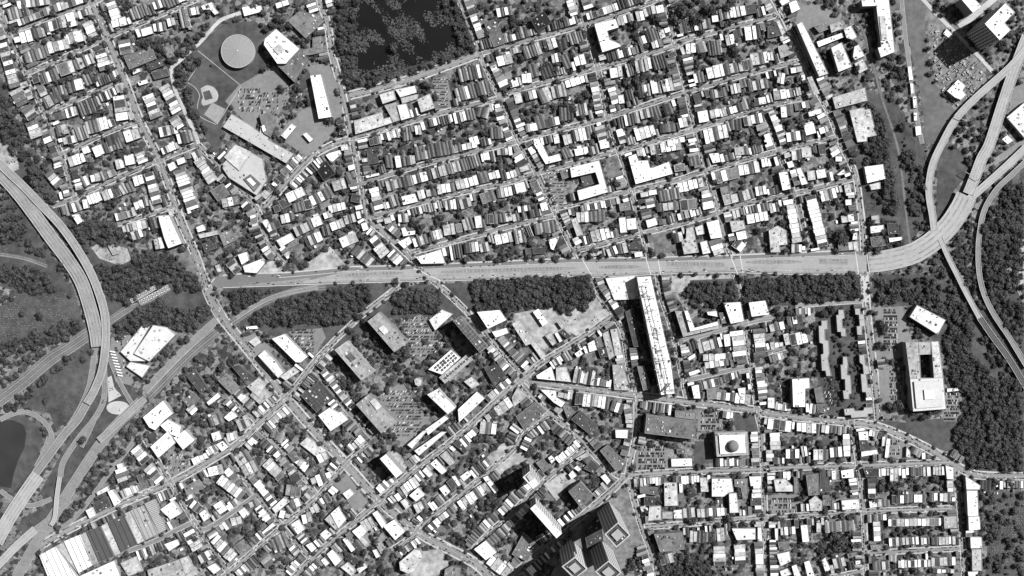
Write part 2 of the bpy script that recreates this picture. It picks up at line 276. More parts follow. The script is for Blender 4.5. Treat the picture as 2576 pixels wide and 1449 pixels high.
# tile height tone corners | label (blank label = made from its surroundings)
POLYS = """00 10 W 650,140 740,115 775,255 700,275|
00 9 M 1240,560 1420,510 1450,640 1300,700|
00 9 M 1412,540 1530,490 1570,590 1452,638|
00 8 D 1500,650 1610,610 1640,660 1520,705|
00 7 D 1520,730 1680,690 1700,765 1550,800|
00 9 M 1640,475 1720,460 1750,560 1690,590|
00 7 W 1330,715 1405,688 1410,720 1340,750|
00 6 W 1380,825 1480,795 1490,835 1400,862|
00 9 W 2020,60 2130,20 2150,70 2205,130 2160,150 2110,95 2040,100|
00 7 W 2430,75 2620,35 2640,115 2455,165|long white shed beside the road above the water tank
00 9 L 2330,1145 2520,1260 2610,1330 2650,1110 2800,1190 2690,1400 2950,1545 2875,1640 2240,1275|pale grey stepped factory hall below the car park with rooftop machines
01 10 L 2410,20 2640,150 2680,370 2580,520 2300,340 2240,250 2240,200|pale warehouse with curved lower edge beside the diagonal street
10 26 W 205,290 440,490 300,640 215,640 80,450 90,390|big white-roofed hospital block with rooftop plant near the water tank
10 18 M 302,642 442,492 520,590 380,820 212,652|grey wing on the lower right of the white hospital block
10 10 M 320,210 440,110 640,150 690,210 500,385|grey plant-covered roof between the hospital block and the reservoir road
10 9 M 570,380 660,360 700,520 560,550 480,560 470,500 570,480|dark L-shaped hall beside the reservoir road
10 16 W 545,760 655,745 765,1175 630,1195|bright white long slab beside the road left of the reservoir corner
10 9 W 250,1360 360,1240 410,1270 300,1400|
10 7 W 470,1350 510,1330 580,1400 540,1430|
10 10 L 985,1215 1270,1125 1285,1195 1350,1175 1375,1235 1000,1350|long pale lower wing of the school below the reservoir
10 15 L 1240,950 1385,905 1410,1000 1275,1045|square pale hall at the upper left of the school below the reservoir
10 9 L 1290,1060 1415,1025 1455,1205 1380,1230 1355,1172|
10 12 W 1420,1060 1510,1040 1560,1180 1460,1210|
10 11 W 1400,900 1600,860 1620,930 1450,980|
10 15 L 1620,1000 1750,940 1800,1085 1660,1130|large pale square hall at the right end of the school
10 7 L 1455,987 1640,940 1620,995 1470,1045|
10 9 M 2290,225 2410,195 2510,430 2390,475|
20 24 W 830,245 1045,190 1075,275 960,310 985,400 1085,440 1100,465 910,525|white U-shaped apartment block with an inner court and many roof vents
20 16 K 190,200 320,110 400,225 260,320|square yard building with a pitch black roof near the top of the grid
30 22 W 290,250 350,215 610,740 515,770|long white classroom slab of the hillside school beside the avenue
30 16 W 490,420 745,330 760,375 510,475|
30 14 L 620,250 740,215 765,285 640,330|
30 16 W 762,290 840,255 900,370 850,400 790,380|
30 18 W 870,470 920,445 975,560 875,605 855,570|
30 20 W 635,480 745,425 850,670 710,725|white gymnasium roof of the hillside school with one dark hatch
30 10 M 460,265 590,225 615,290 520,330|
30 8 L 870,640 960,590 1010,690 920,740|
30 12 W 210,30 290,0 330,90 240,135|
30 8 L 85,220 120,200 190,340 145,360|
30 9 D 0,265 78,235 138,355 0,385|
30 8 L 100,470 180,440 265,530 130,590|
30 24 W 940,0 1220,-10 1280,520 1135,580 1105,480 1140,470 1090,60 950,65|tall brilliant white slab with wide dark shadow beside the railway
30 10 L 650,980 980,880 1005,1010 680,1095|pale flat industrial hall below the hillside school
30 9 L 820,1110 1025,1070 1095,1360 1000,1380 1000,1420 900,1430|pale industrial hall split by a dark roof joint beside the wooded slope
30 5 W 1405,670 1445,665 1465,800 1420,810|
30 5 W 1430,832 1465,840 1470,930 1440,945|
30 5 W 1455,970 1495,965 1505,1080 1465,1085|
30 5 W 1465,1130 1505,1130 1505,1210 1470,1215|
30 5 W 1480,1270 1540,1265 1550,1350 1490,1365|
30 13 W 1800,915 1915,795 1990,860 1960,910 1995,950 1940,1005 1880,980|bright white substation hall beside the elevated ramps
30 95 W 2180,240 2390,30 2480,120 2380,230 2440,300 2330,405|notched high tower with a speckled white roof at the top right
30 40 W 1940,-10 2070,-20 2150,60 2060,130|white-roofed block cut by the top edge at upper right
30 13 W 2400,1180 2590,1020 2660,1190 2590,1400|white warehouse cut by the right edge beside the motorway
30 7 W 2350,1400 2410,1355 2470,1410 2410,1449|
30 6 W 1760,340 1800,285 1865,350 1830,390|
01 10 W 1680,205 1745,178 1775,240 1710,278|
01 10 W 1770,160 1850,130 1870,185 1790,215|
01 9 M 2110,470 2240,400 2310,510 2190,580|
01 10 W 720,715 790,705 830,780 780,810|
01 20 W 1590,722 1700,715 1830,1000 1690,1050 1650,950 1600,775|white comb-shaped apartment block on the avenue above the motorway
01 9 W 1970,840 2040,810 2070,865 1990,890|
01 8 L 1990,912 2180,870 2190,910 2010,950|
01 8 D 2030,1005 2150,960 2180,1050 2060,1090|dark flat roof carrying a solar array beside the avenue
01 9 M 2200,905 2320,850 2370,970 2250,1030|
01 6 L 2160,1225 2200,1210 2230,1280 2190,1295|
01 12 W 2390,1115 2480,1085 2500,1170 2430,1215|
01 12 W 2440,1230 2640,1150 2660,1200 2580,1300 2460,1290|white angular hall beside the grass oval above the motorway
01 5 L 1080,1020 1140,1010 1190,1105 1135,1120|lone pale shed on the bare clearing in the woods
11 8 W 700,115 740,92 845,62 860,100 760,190|
11 9 W 850,12 920,0 935,60 860,70|
11 14 K 615,270 705,165 800,300 680,370|black-roofed diamond-shaped block beside the diagonal road
11 8 D 1112,60 1210,50 1235,190 1130,210|
11 7 W 1100,320 1240,290 1245,315 1110,345|
11 8 L 1060,150 1118,140 1125,180 1070,185|
11 10 W 1460,530 1600,500 1630,580 1480,615|
11 10 W 60,785 110,755 185,860 130,890|
11 10 W 205,970 350,895 390,960 250,1040|
11 9 W 1460,850 1500,835 1520,880 1600,870 1600,910 1480,930|
11 12 W 1425,990 1540,930 1570,990 1490,1055|
11 15 W 1610,1140 1860,1060 1900,1200 1660,1205|bright white corner block where the diagonal avenue meets the motorway
21 14 W 220,0 300,-15 370,130 480,100 500,165 340,205|white L-shaped block above the horseshoe school
21 17 W 585,240 880,165 970,485 680,570 655,470 880,405 840,285 600,340|white horseshoe-shaped school open to the left
21 10 M 485,280 575,250 590,330 510,360|
21 6 D 690,330 830,290 855,395 715,430|
21 9 M 180,400 250,370 290,480 230,510|
21 8 L 75,240 165,210 180,260 90,285|
21 14 W 1170,130 1250,100 1275,170 1370,165 1390,240 1425,240 1580,180 1620,300 1245,405|large stepped white block right of the horseshoe school
21 7 W 1110,560 1170,540 1180,575 1125,590|
21 12 W 1980,100 2080,90 2100,180 2020,195|
21 9 M 2090,440 2170,420 2200,530 2120,560|
21 9 W 370,965 480,930 420,1070 392,1055|
21 7 D 205,1050 330,1040 335,1100 212,1108|
21 6 D 130,1050 190,1048 200,1120 142,1120|
21 10 L 595,760 650,740 720,910 655,930|
21 12 W 1345,770 1450,740 1470,810 1365,845|
21 8 D 1160,1000 1270,980 1300,1060 1180,1060|
21 9 W 1230,1095 1310,1080 1320,1130 1240,1140|
21 14 L 1755,850 1825,830 1850,960 1880,1090 1730,1110 1705,980 1750,950|
21 14 W 1840,840 1920,810 1935,905 1860,920|
21 15 W 1890,990 1960,970 2000,1095 1920,1110|
21 14 W 1955,790 2080,760 2120,940 2000,955|
21 14 L 2190,780 2330,770 2350,850 2215,890|
21 13 W 2250,890 2350,870 2370,950 2270,970|
31 13 W 970,230 1160,205 1185,350 1000,395|white twin-roofed hall on the wooded slope near the curved motorway
31 9 L 1020,410 1130,385 1135,450 1040,465|
31 14 W 110,290 200,280 235,450 150,470|
31 11 W 285,250 335,240 405,400 340,415|
31 11 W 690,310 770,250 780,300 720,318|
31 12 L 10,870 100,820 190,870 200,1010 120,1020 130,1090 30,1090|
31 10 W 860,900 900,890 905,960 850,965|
31 10 W 1030,830 1165,815 1170,880 1035,900|
31 9 D 1200,800 1310,795 1315,900 1210,910|
31 10 M 1030,940 1140,925 1190,1020 1045,1040|
31 9 W 1215,945 1350,935 1350,965 1225,990|
02 10 L 1210,640 1430,375 1480,400 1510,378 1345,655 1490,735 1310,735|lower left part of the pale trapezoid warehouse
02 15 L 1345,660 1540,372 1680,395 1765,470 1500,738|pale trapezoid warehouse between the motorway and the railway
02 9 W 1270,790 1310,742 1510,780 1430,900|white end hall below the pale trapezoid warehouse
02 16 W 1435,1300 1640,1130 1740,1260 1650,1330 1560,1430 1500,1400|upper arm of the angular white school
02 12 W 1610,1380 1690,1320 1820,1390 1800,1500 1690,1460|
02 12 D 1870,880 1960,815 2090,1010 2010,1060|dark oblong apartment roof above the angular white school
02 12 M 2190,930 2270,865 2400,1000 2330,1070|
02 12 D 2330,790 2400,775 2540,890 2460,945|
02 11 L 2480,990 2600,900 2680,960 2600,1100|
02 9 W 2075,1150 2190,1050 2220,1090 2100,1180|
02 9 M 1840,1130 1940,1050 2010,1110 1900,1210|
02 9 W 2250,1300 2330,1230 2390,1290 2300,1340|
02 5 L 2500,540 2580,485 2630,540 2560,590|
02 7 W 2470,390 2590,375 2595,408 2478,416|
12 17 W 160,510 290,460 520,690 450,750 400,745|white ribbed-roof block beside the tree-lined cutting
12 18 W 20,680 90,620 190,720 280,850 225,905|narrow white block on the lower avenue with dark shadow
12 12 L 240,890 380,790 440,840 300,930|
12 30 M 1120,335 1240,240 1535,540 1390,645|grey housing slab, topmost of three parallel slabs
12 30 L 790,620 920,530 1190,840 1060,930|pale stained housing slab, leftmost of three parallel slabs
12 30 M 1005,1170 1140,1060 1430,1340 1260,1460|grey housing slab, lowest of three parallel slabs
12 8 W 1740,320 1870,215 1980,260 1800,430|
12 50 M 1980,330 2060,280 2330,590 2250,650|thin grey slab tower with a grid roof and long black shadow
12 25 W 2220,240 2450,220 2520,320 2330,410|white multi-level block right of the thin slab tower
12 12 W 2370,440 2520,400 2540,450 2410,500|
12 12 W 1730,820 1960,620 2060,700 1870,870|white parking deck full of cars above the paned roof
12 16 L 1840,900 2120,665 2180,720 1900,960|pale oblong block with a double row of dark roof panes
12 14 L 1590,920 1615,903 1650,905 1672,930 1665,970 1635,990 1600,970|small octagonal pale pavilion among parked cars
12 14 D 450,1080 640,930 780,1090 610,1250|dark square market roof with parallel skylight strips
12 12 W 625,1280 740,1200 830,1250 860,1240 930,1320 750,1440|
12 30 W 1720,1070 1830,1010 2010,1200 1930,1270|white speckled slab with a deep shadow on its left
12 14 W 1700,1420 1900,1280 1940,1310 1730,1480|
12 16 W 2030,1220 2220,1040 2300,1110 2040,1350|bright white tapered block beside the diagonal street
12 10 D 2290,800 2420,770 2510,880 2390,980|
12 8 L 2090,940 2170,890 2250,970 2170,1010|
12 10 L -60,1080 40,950 160,1080 40,1170|
22 8 W 210,240 270,205 370,345 310,385|
22 8 L 0,360 80,320 350,680 300,715 190,560 140,580|long thin pale shed on the lot below the wooded cutting
22 9 L 335,480 400,440 450,550 410,580|
22 8 W 430,460 460,440 510,530 480,545|
22 8 L 455,345 490,325 540,390 500,410|
22 8 D 475,445 520,412 600,490 560,510|
22 9 W 630,660 690,620 720,660 660,700|
22 9 W 710,590 745,580 770,650 740,660|
22 10 W 760,560 830,520 860,620 780,645|
22 9 M 840,510 890,480 920,590 862,600|
22 9 L 910,460 970,430 1035,680 980,720|
22 9 L 990,420 1060,405 1115,670 1040,680|
22 8 D 862,612 940,600 970,690 890,700|
22 14 W 245,880 400,785 440,930 255,910|white wedge-shaped block pointing at the six-way crossing
22 12 L 444,800 550,790 600,945 445,930|
22 8 L 1010,770 1120,770 1195,1030 1030,1025|
22 14 W 285,1020 445,1030 455,1100 540,1150 500,1200 420,1150|white triangular block on the lower side of the six-way crossing
22 10 M 510,1190 550,1160 635,1240 560,1310|
22 10 D 595,1320 690,1230 850,1370 780,1470|
22 8 M 40,1290 240,1140 350,1240 120,1420|grey rooftop car deck with a few parked cars
22 10 L 0,1100 60,990 160,1080 20,1200|
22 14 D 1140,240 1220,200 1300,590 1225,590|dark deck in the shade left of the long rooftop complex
22 14 M 1260,790 1330,780 1400,1010 1320,1030|
22 42 W 1255,-110 1400,-120 1440,60 1470,180 1560,590 1600,740 1640,1060 1500,1075 1430,740 1340,300|very long white station block with a mesh of beams and rooftop plant
21 13 W 940,1350 1235,1325 1260,1420 1275,1560 1030,1570|white hall beside the motorway at the head of the station block
22 20 L 1640,230 1725,235 1790,440 2080,375 2095,400 1722,490|
22 26 W 1732,230 1770,225 1840,400 2070,335 2080,372 1792,438|white L-shaped ribbed block round a dark court right of the station block
22 16 W 1960,240 2060,230 2070,290 1970,270|
22 20 W 2130,150 2300,140 2335,330 2200,360|
22 17 W 2380,145 2550,125 2590,265 2410,290|
22 12 M 2080,250 2125,245 2160,350 2110,360|
22 10 W 2125,470 2190,460 2200,580 2140,590|
22 9 W 1760,705 1840,655 1850,690 1780,730|
22 10 W 1775,850 1880,815 1900,840 1790,885|
22 14 W 1805,985 1880,970 1900,1110 1830,1110|
22 11 W 2270,1010 2350,1000 2350,1085 2290,1090|
22 30 M 1355,1275 1860,1340 1835,1520 1335,1460|dark grey office slab with a raised centre roof
22 14 M 1640,1230 1850,1250 1850,1325 1640,1298|
32 12 M 540,330 600,325 605,410 575,415 580,520 615,530 620,660 605,700 640,880 590,885 580,830 545,830 535,670 560,660 555,560 520,550 512,380 540,380|leftmost zigzag grey apartment range among trees
32 12 M 710,220 765,218 775,300 750,310 755,400 785,405 790,485 740,485 735,440 700,440 688,270 710,270|upper middle zigzag grey apartment range
32 12 M 875,205 930,205 935,260 970,265 985,380 950,385 950,470 900,470 893,385 925,380 915,270 880,265|upper right zigzag grey apartment range beside the road
32 12 M 755,690 800,690 810,770 800,870 835,880 845,1060 820,1065 820,1115 765,1115 755,1030 780,1030 775,915 740,915 732,770 755,770|lower middle zigzag grey apartment range
32 12 M 920,675 975,670 985,770 1020,790 1025,860 990,865 1010,1000 1045,1000 1055,1095 995,1100 985,1045 950,1045 935,865 965,865 955,770 925,750|lower right zigzag grey apartment range beside the road
32 12 M 765,1215 870,1205 880,1235 960,1230 970,1200 1060,1195 1065,1260 1010,1265 1010,1295 840,1305 835,1275 775,1280|bottom grey apartment range lying across the end of the estate
32 16 W 1500,170 1790,320 1710,470 1425,290|white hillside hall with a row of small gables above the car park
32 26 L 1385,545 1518,545 1540,908 1430,908|
32 26 L 1642,540 1720,535 1765,898 1670,908|
32 26 L 1520,545 1640,540 1640,665 1520,670|
32 28 L 1430,912 1765,902 1795,1215 1460,1240|vast pale courthouse with a skylight and an inner court
32 4 W 1800,1010 1940,1000 1940,1030 1800,1045|
32 22 W 245,915 420,905 425,1000 380,1010 380,1195 255,1195|
32 10 M 465,1010 540,990 580,1150 490,1150|
32 9 M 490,1165 590,1165 590,1260 495,1250|
32 10 W 382,1160 415,1160 420,1250 384,1245|
32 10 W 0,1100 70,1100 75,1210 0,1205|
03 11 W 395,1240 560,1150 790,1470 490,1480|white ribbed factory bay at the bottom left
03 11 W 640,1100 810,1030 930,1340 790,1420|white ribbed factory bay, second from the left
03 12 D 870,1000 1010,950 1150,1250 1000,1310|dark ribbed factory bay next to the white ones
03 12 D 1085,905 1240,830 1380,1130 1220,1210|dark ribbed factory bay, rightmost of the dark pair
03 8 L 565,1148 638,1105 788,1418 800,1440|
03 8 L 815,1028 868,1003 998,1312 935,1338|
03 8 L 1015,948 1083,908 1218,1212 1155,1248|
03 8 L 1245,828 1308,795 1458,1090 1385,1128|
03 10 M 1310,790 1440,740 1600,1020 1460,1090|factory roof with rows of dark panels
03 9 L 1452,722 1560,670 1670,980 1603,1018|factory roof strip with a fine white grid
03 10 W 800,1449 1150,1290 1210,1449 900,1560|
03 8 L 1210,1320 1370,1250 1430,1400 1290,1449|
03 10 W 970,610 1090,540 1112,580 980,640|
03 10 W 1080,600 1130,580 1220,700 1150,750|
03 9 D 930,720 1076,650 1118,750 980,820|
03 10 W 860,790 930,755 965,840 900,870|
03 9 M 1370,440 1440,420 1495,550 1430,580|
03 16 W 1510,150 1690,-10 1765,110 1590,265|long lower arm of the angular white school
03 16 W 1745,62 1860,-20 1960,80 1840,180|
03 12 W 1610,780 1740,690 1820,820 1710,885 1690,850 1660,830|
03 10 M 1850,560 1990,480 2060,560 1880,640|
03 9 W 2000,820 2060,780 2120,850 2050,905|
03 10 W 2140,740 2220,690 2290,780 2210,830|
03 10 W 2170,130 2240,90 2300,150 2230,200|
03 9 W 1650,1130 1780,1080 1810,1130 1700,1200|
03 9 M 2345,1150 2440,1080 2530,1180 2420,1240|
03 11 L 1480,1390 1800,1280 1870,1449 1500,1470|
03 11 L 1808,1276 1880,1250 1990,1430 1875,1470|
03 9 W 2080,1360 2160,1320 2220,1380 2150,1430|
13 8 L 440,120 520,50 720,190 620,260|
13 10 M 320,230 380,190 440,280 380,310|
13 9 W 160,770 280,660 340,700 200,820|
13 45 W 1245,270 1310,220 1480,410 1410,465|narrow white slab tower beside a striped terrace with black shadow
13 6 L 1315,220 1400,180 1520,350 1484,402|striped pale terrace wing on the right of the narrow white slab
13 16 W 1520,130 1680,-10 1730,-20 1570,170|
13 14 W 1590,190 1860,0 1920,0 1640,240|long bright white bar with a notch beside the garden
13 6 W 870,620 940,570 990,620 920,680|white station shop alone on the corner forecourt
13 12 W 750,820 830,750 910,880 830,970|
13 11 L 690,880 745,825 825,965 800,985|
13 10 W 350,930 430,880 490,980 420,1030|
13 9 W 640,1030 700,980 770,1030 700,1090|
13 9 W 500,1140 560,1110 610,1170 560,1210|
13 9 W 60,1010 170,910 200,940 70,1030|
13 11 W 710,1230 770,1180 860,1290 800,1350|
13 9 W 650,1290 690,1260 740,1320 700,1350|
13 9 L 850,1360 920,1310 1010,1400 960,1449|
13 10 W 870,1080 910,1060 1000,1180 960,1210|
13 11 W 965,1000 1060,930 1120,1000 1040,1080|
13 11 W 1170,820 1220,790 1310,930 1270,970|
13 13 W 1280,950 1390,880 1500,1000 1400,1090|
13 9 L 1200,1130 1250,1110 1310,1190 1260,1230|
13 9 W 1170,1190 1210,1180 1250,1250 1210,1270|
13 9 W 1010,1380 1090,1320 1120,1360 1040,1420|
13 20 L 1440,1310 1590,1180 1650,1190 1680,1250 1600,1400 1530,1425 1450,1390|rounded pale office block with cluttered roof near the bottom
13 15 M 1900,1380 1960,1350 2060,1370 2060,1460 1890,1460|
13 10 W 1385,640 1430,610 1470,670 1430,700|
13 10 L 1450,700 1500,670 1560,740 1510,780|
13 11 W 1540,640 1630,560 1700,630 1610,700|
13 10 W 1670,390 1710,350 1780,430 1740,460|
13 10 W 1750,320 1810,270 1920,390 1870,430|
13 10 L 1850,240 1910,190 2000,310 1950,340|
13 9 W 1940,160 1970,140 2010,180 1980,200|
13 9 D 1980,120 2030,80 2130,190 2100,220|
13 9 W 1840,570 1900,530 1955,600 1900,650|
13 9 D 1912,505 1960,465 2030,550 1970,590|
13 9 W 1965,450 2005,440 2060,530 2035,548|
13 9 W 2048,450 2130,390 2170,430 2090,500|
13 10 W 2280,460 2330,440 2440,590 2400,620|
13 14 W 2190,1180 2310,1090 2420,1210 2310,1290|
23 100 W 110,455 180,395 285,520 215,575|high tower with gridded facade left of the crossing of diagonal streets
23 85 W 185,770 240,725 505,1020 450,1070|long slab tower with a ribbed facade and white crown
23 30 M 570,600 690,500 820,640 700,770|grey square office block with a light rim and tiered sides
23 205 M 930,1025 1065,905 1190,1035 1050,1160|tallest of the three ribbed towers, with a hollow crown
23 150 M 500,1350 635,1250 760,1375 630,1475|left of the three ribbed towers at the bottom edge
23 180 M 835,1400 970,1290 1100,1410 970,1530|lower right of the three ribbed towers at the bottom edge
23 12 D 720,960 860,840 900,900 930,1180 840,1250 760,1180|
23 10 M 0,1230 120,1010 270,1140 150,1300|
23 9 L 640,270 760,200 780,240 680,290|
23 9 W 570,430 610,385 655,440 600,480|
23 9 W 620,365 660,335 700,375 672,400|
23 9 D 720,370 800,280 880,350 830,420|
23 9 W 890,450 940,420 995,490 960,530|
23 9 M 240,310 310,270 390,350 320,410|
23 9 W 362,262 400,230 440,280 400,320|
23 16 M 885,190 960,130 1140,300 1100,380 1050,400|
23 10 W 1040,-20 1170,-20 1165,65 1045,60|
23 26 L 2040,10 2370,0 2385,230 2060,250|pale domed courthouse standing on its lawn
23 8 W 1600,270 1810,265 1815,345 1605,350|
23 6 M 1655,175 1740,170 1745,215 1660,220|
23 10 L 1530,510 1660,510 1675,740 1535,745|
23 10 M 1285,560 1465,560 1475,640 1290,615|
23 9 D 1330,652 1430,650 1440,740 1330,740|
23 10 L 1380,750 1500,745 1505,880 1370,895|
23 10 W 1625,790 1710,780 1715,870 1630,870|
23 16 W 2010,470 2210,470 2230,600 2180,612 2130,650 2010,650|
23 14 W 2182,620 2260,615 2285,810 2190,815|
23 10 M 2235,480 2370,470 2370,660 2320,670 2300,560 2240,550|
23 9 L 1890,460 1960,460 1980,600 1900,605|
23 9 W 1680,520 1720,520 1720,610 1685,610|
23 10 W 2385,450 2510,445 2510,540 2400,545|
23 9 W 2410,620 2510,615 2510,660 2410,665|
23 9 D 2400,672 2510,670 2510,740 2400,740|
23 20 M 1430,1030 1720,1010 1740,1180 1490,1210|grey comb-shaped block with light wells beside the lower street
23 12 W 2210,970 2450,970 2450,1080 2260,1090|
23 11 W 2470,960 2510,960 2520,1095 2470,1095|
33 9 W 910,0 1010,-5 1015,80 920,85|
33 9 W 940,200 1100,180 1110,220 940,250|
33 8 D 920,92 1000,90 1010,180 930,185|
33 7 W 1150,50 1190,45 1175,140 1145,145|
33 7 W 1195,65 1235,70 1215,255 1175,260|
33 8 W 1395,150 1430,190 1435,250 1390,250|
33 14 L 60,480 180,470 255,545 255,600 80,600|pale pitched church hall on the lower right grid
33 16 M 262,460 300,460 315,600 268,620|
33 16 M 385,440 510,420 520,630 410,640|
33 8 D 524,382 580,380 640,600 525,610|
33 12 L 415,690 480,640 550,700 545,790 430,795|
33 10 M 552,640 620,640 630,740 555,740|
33 10 W 640,390 690,385 690,480 645,480|
33 12 W 735,390 865,370 870,460 745,465|
33 12 W 740,690 920,675 930,770 750,785|
33 9 D 960,370 1120,365 1110,450 990,455|
33 14 W 1785,335 1870,360 1870,475 1800,475|
33 14 L 1770,855 1900,850 1905,965 1775,970|
33 11 W 330,940 400,935 420,1100 350,1110|
33 9 W 70,970 105,970 105,1090 75,1090|
33 7 M 1030,1140 1200,1130 1220,1170 1040,1185|
33 18 W 1985,440 2140,540 2130,580 1995,580|white pointed head of the long terrace beside the cemetery
33 18 W 1998,590 2110,590 2120,845 2010,845|
33 18 W 2015,850 2130,850 2140,980 2020,990|
33 14 W 2035,1060 2150,1060 2155,1165 2040,1170|
33 12 L 2050,1180 2150,1180 2155,1395 2055,1395|
33 11 W 90,1230 220,1200 235,1300 130,1350|
33 9 W 240,1350 290,1330 340,1460 270,1460|
33 9 W 365,1310 420,1290 480,1460 400,1460|
33 9 W 540,1290 580,1260 635,1380 580,1410|
33 9 W 120,1400 200,1370 240,1430 140,1460|
33 8 M 800,1230 890,1210 900,1240 810,1270|
33 8 W 880,1300 930,1290 935,1320 885,1335|
33 8 M 100,1110 215,1100 215,1180 115,1180|"""
# street name | carriageway width | sidewalk width | path (plan units)
STREETS = """street|8|3|-6,8 0,20 22,85 66,185 110,282 155,389 188,500
avenue|15|4|226,-6 268,90 312,200 350,300 400,400 437,502 458,562 490,637 510,695
street|7|3|20,86 110,50 230,8 255,-4
street|8|3|62,186 160,145 268,95 350,60 425,28 500,-4
street|8|3|108,286 175,258 240,230 310,200
street|8|3|155,389 265,335 345,306
street|8|3|120,520 188,500 228,478 395,405 490,366
street|7|3|295,564 350,548 435,520
street|9|3|500,365 560,425 610,480 648,528 672,600 719,662
path|8|0|430,172 440,225 468,288 490,335 500,362
path|8|0|430,172 500,110 545,60 575,42 655,20
avenue|12|4|803,-6 824,62 836,137 856,212 876,300 889,362 906,445 914,487 921,537 932,556
avenue|13|4|932,556 1019,632 1065,682
avenue|11|3|1060,680 1118,730 1180,790 1235,850 1290,915 1335,958
street|12|4|664,524 769,407 831,367 882,350
avenue|15|4|879,240 1019,203 1206,135
street|8|3|1206,135 1287,112 1460,65 1612,15 1662,-5
street|9|3|1154,-6 1206,130 1265,260 1300,345 1345,424 1392,522 1407,557 1442,627 1460,655
street|8|3|1488,700 1500,729 1537,785 1567,837 1582,925 1600,990
street|10|3|1450,-6 1472,62 1505,175 1525,275 1550,362 1562,392 1587,475 1610,562 1622,607 1635,652
street|10|3|1655,690 1662,740 1682,800 1700,865 1717,950 1727,1000
street|9|3|1668,-6 1685,37 1697,107 1727,225 1750,325 1777,432 1807,522 1827,612 1840,648
street|8|3|1850,690 1860,735 1875,812 1887,900 1897,975 1907,1050 1915,1086 1922,1211 1930,1455
avenue|10|4|1944,-6 1981,62 2043,200 2068,250 2093,300 2116,362 2151,437 2163,512 2171,587 2173,640
avenue|13|4|2174,684 2176,724 2188,850 2201,950 2211,1060
street|7|3|1925,285 1950,350 1995,480 2013,532 2033,636
street|8|3|881,347 969,325 1094,288 1264,245 1287,230 1500,172 1700,115 1725,100 1931,45 1946,38
street|8|3|914,458 1054,417 1168,387 1287,360 1362,337 1512,300 1725,232 1931,172 2030,150
street|8|3|930,548 1014,522 1081,504 1194,477 1287,457 1345,437 1550,382 1640,357 1757,322 1931,268 2043,242
street|8|3|1392,527 1447,512 1582,482 1700,454 1775,429 1931,387 2111,343
street|8|3|1034,636 1106,617 1219,587 1287,568 1400,542
street|8|3|1450,630 1467,626 1610,590 1787,542 1822,526 1931,500 2013,484 2156,447
avenue|17|5|510,690 521,727 550,787 600,850 644,905 721,1002 793,1085 869,1166 954,1259 1049,1336 1119,1376 1194,1416 1236,1455
street|9|3|1005,718 969,747 894,807 819,880 784,920 721,1002
avenue|13|4|721,1002 650,1066 600,1115 550,1146 437,1211 325,1259 225,1306 140,1350 105,1372
street|10|3|925,1115 869,1166 799,1249 714,1321 644,1381 560,1453
street|11|3|738,1455 786,1404 894,1311 954,1259 1044,1181 1169,1083 1255,1003 1330,940 1362,912 1462,850 1540,795
street|9|3|985,1385 1049,1340 1074,1311 1169,1236 1287,1136 1320,1086 1385,1038
street|8|3|1190,1385 1219,1351 1287,1290 1357,1221 1467,1129
avenue|12|3|1280,1455 1400,1351 1537,1236 1572,1199
avenue|14|4|1337,960 1500,982 1600,995 1737,1012 1900,1032 1931,1040 2081,1058 2206,1072 2331,1126 2419,1179 2469,1196 2580,1198
street|12|3|1302,950 1345,1005 1387,1040 1427,1075 1462,1106 1502,1151 1547,1191 1572,1201
street|11|3|1600,990 1602,1040 1600,1090 1588,1149 1578,1195
street|12|3|1578,1196 1677,1189 1922,1180 1931,1178 2156,1171 2390,1163
street|11|3|1582,1205 1610,1311 1637,1386 1659,1455
street|9|3|1625,1326 1812,1311 1930,1303 2168,1287 2396,1279
street|8|3|2178,1391 2416,1380
street|8|3|2178,1436 2080,1455
street|8|3|2140,1060 2146,1086 2171,1261 2179,1455
street|9|3|2402,1172 2418,1311 2427,1455
street|8|3|362,1100 425,1206 440,1231 487,1311 537,1386 585,1455
street|7|2|295,1396 390,1361 490,1313 520,1331 644,1246
street|8|3|575,1161 644,1241 706,1319 779,1404
street|7|3|580,995 644,1060
street|7|3|654,1080 719,1144 784,1226 799,1249
street|6|2|795,935 870,1030 935,1100
street|7|2|1727,957 1900,917
street|7|3|1931,889 1975,875
street|9|2|1717,858 1875,812 1940,800
street|7|2|2001,769 2168,757
street|7|1|275,900 300,960 332,1015 350,1040"""
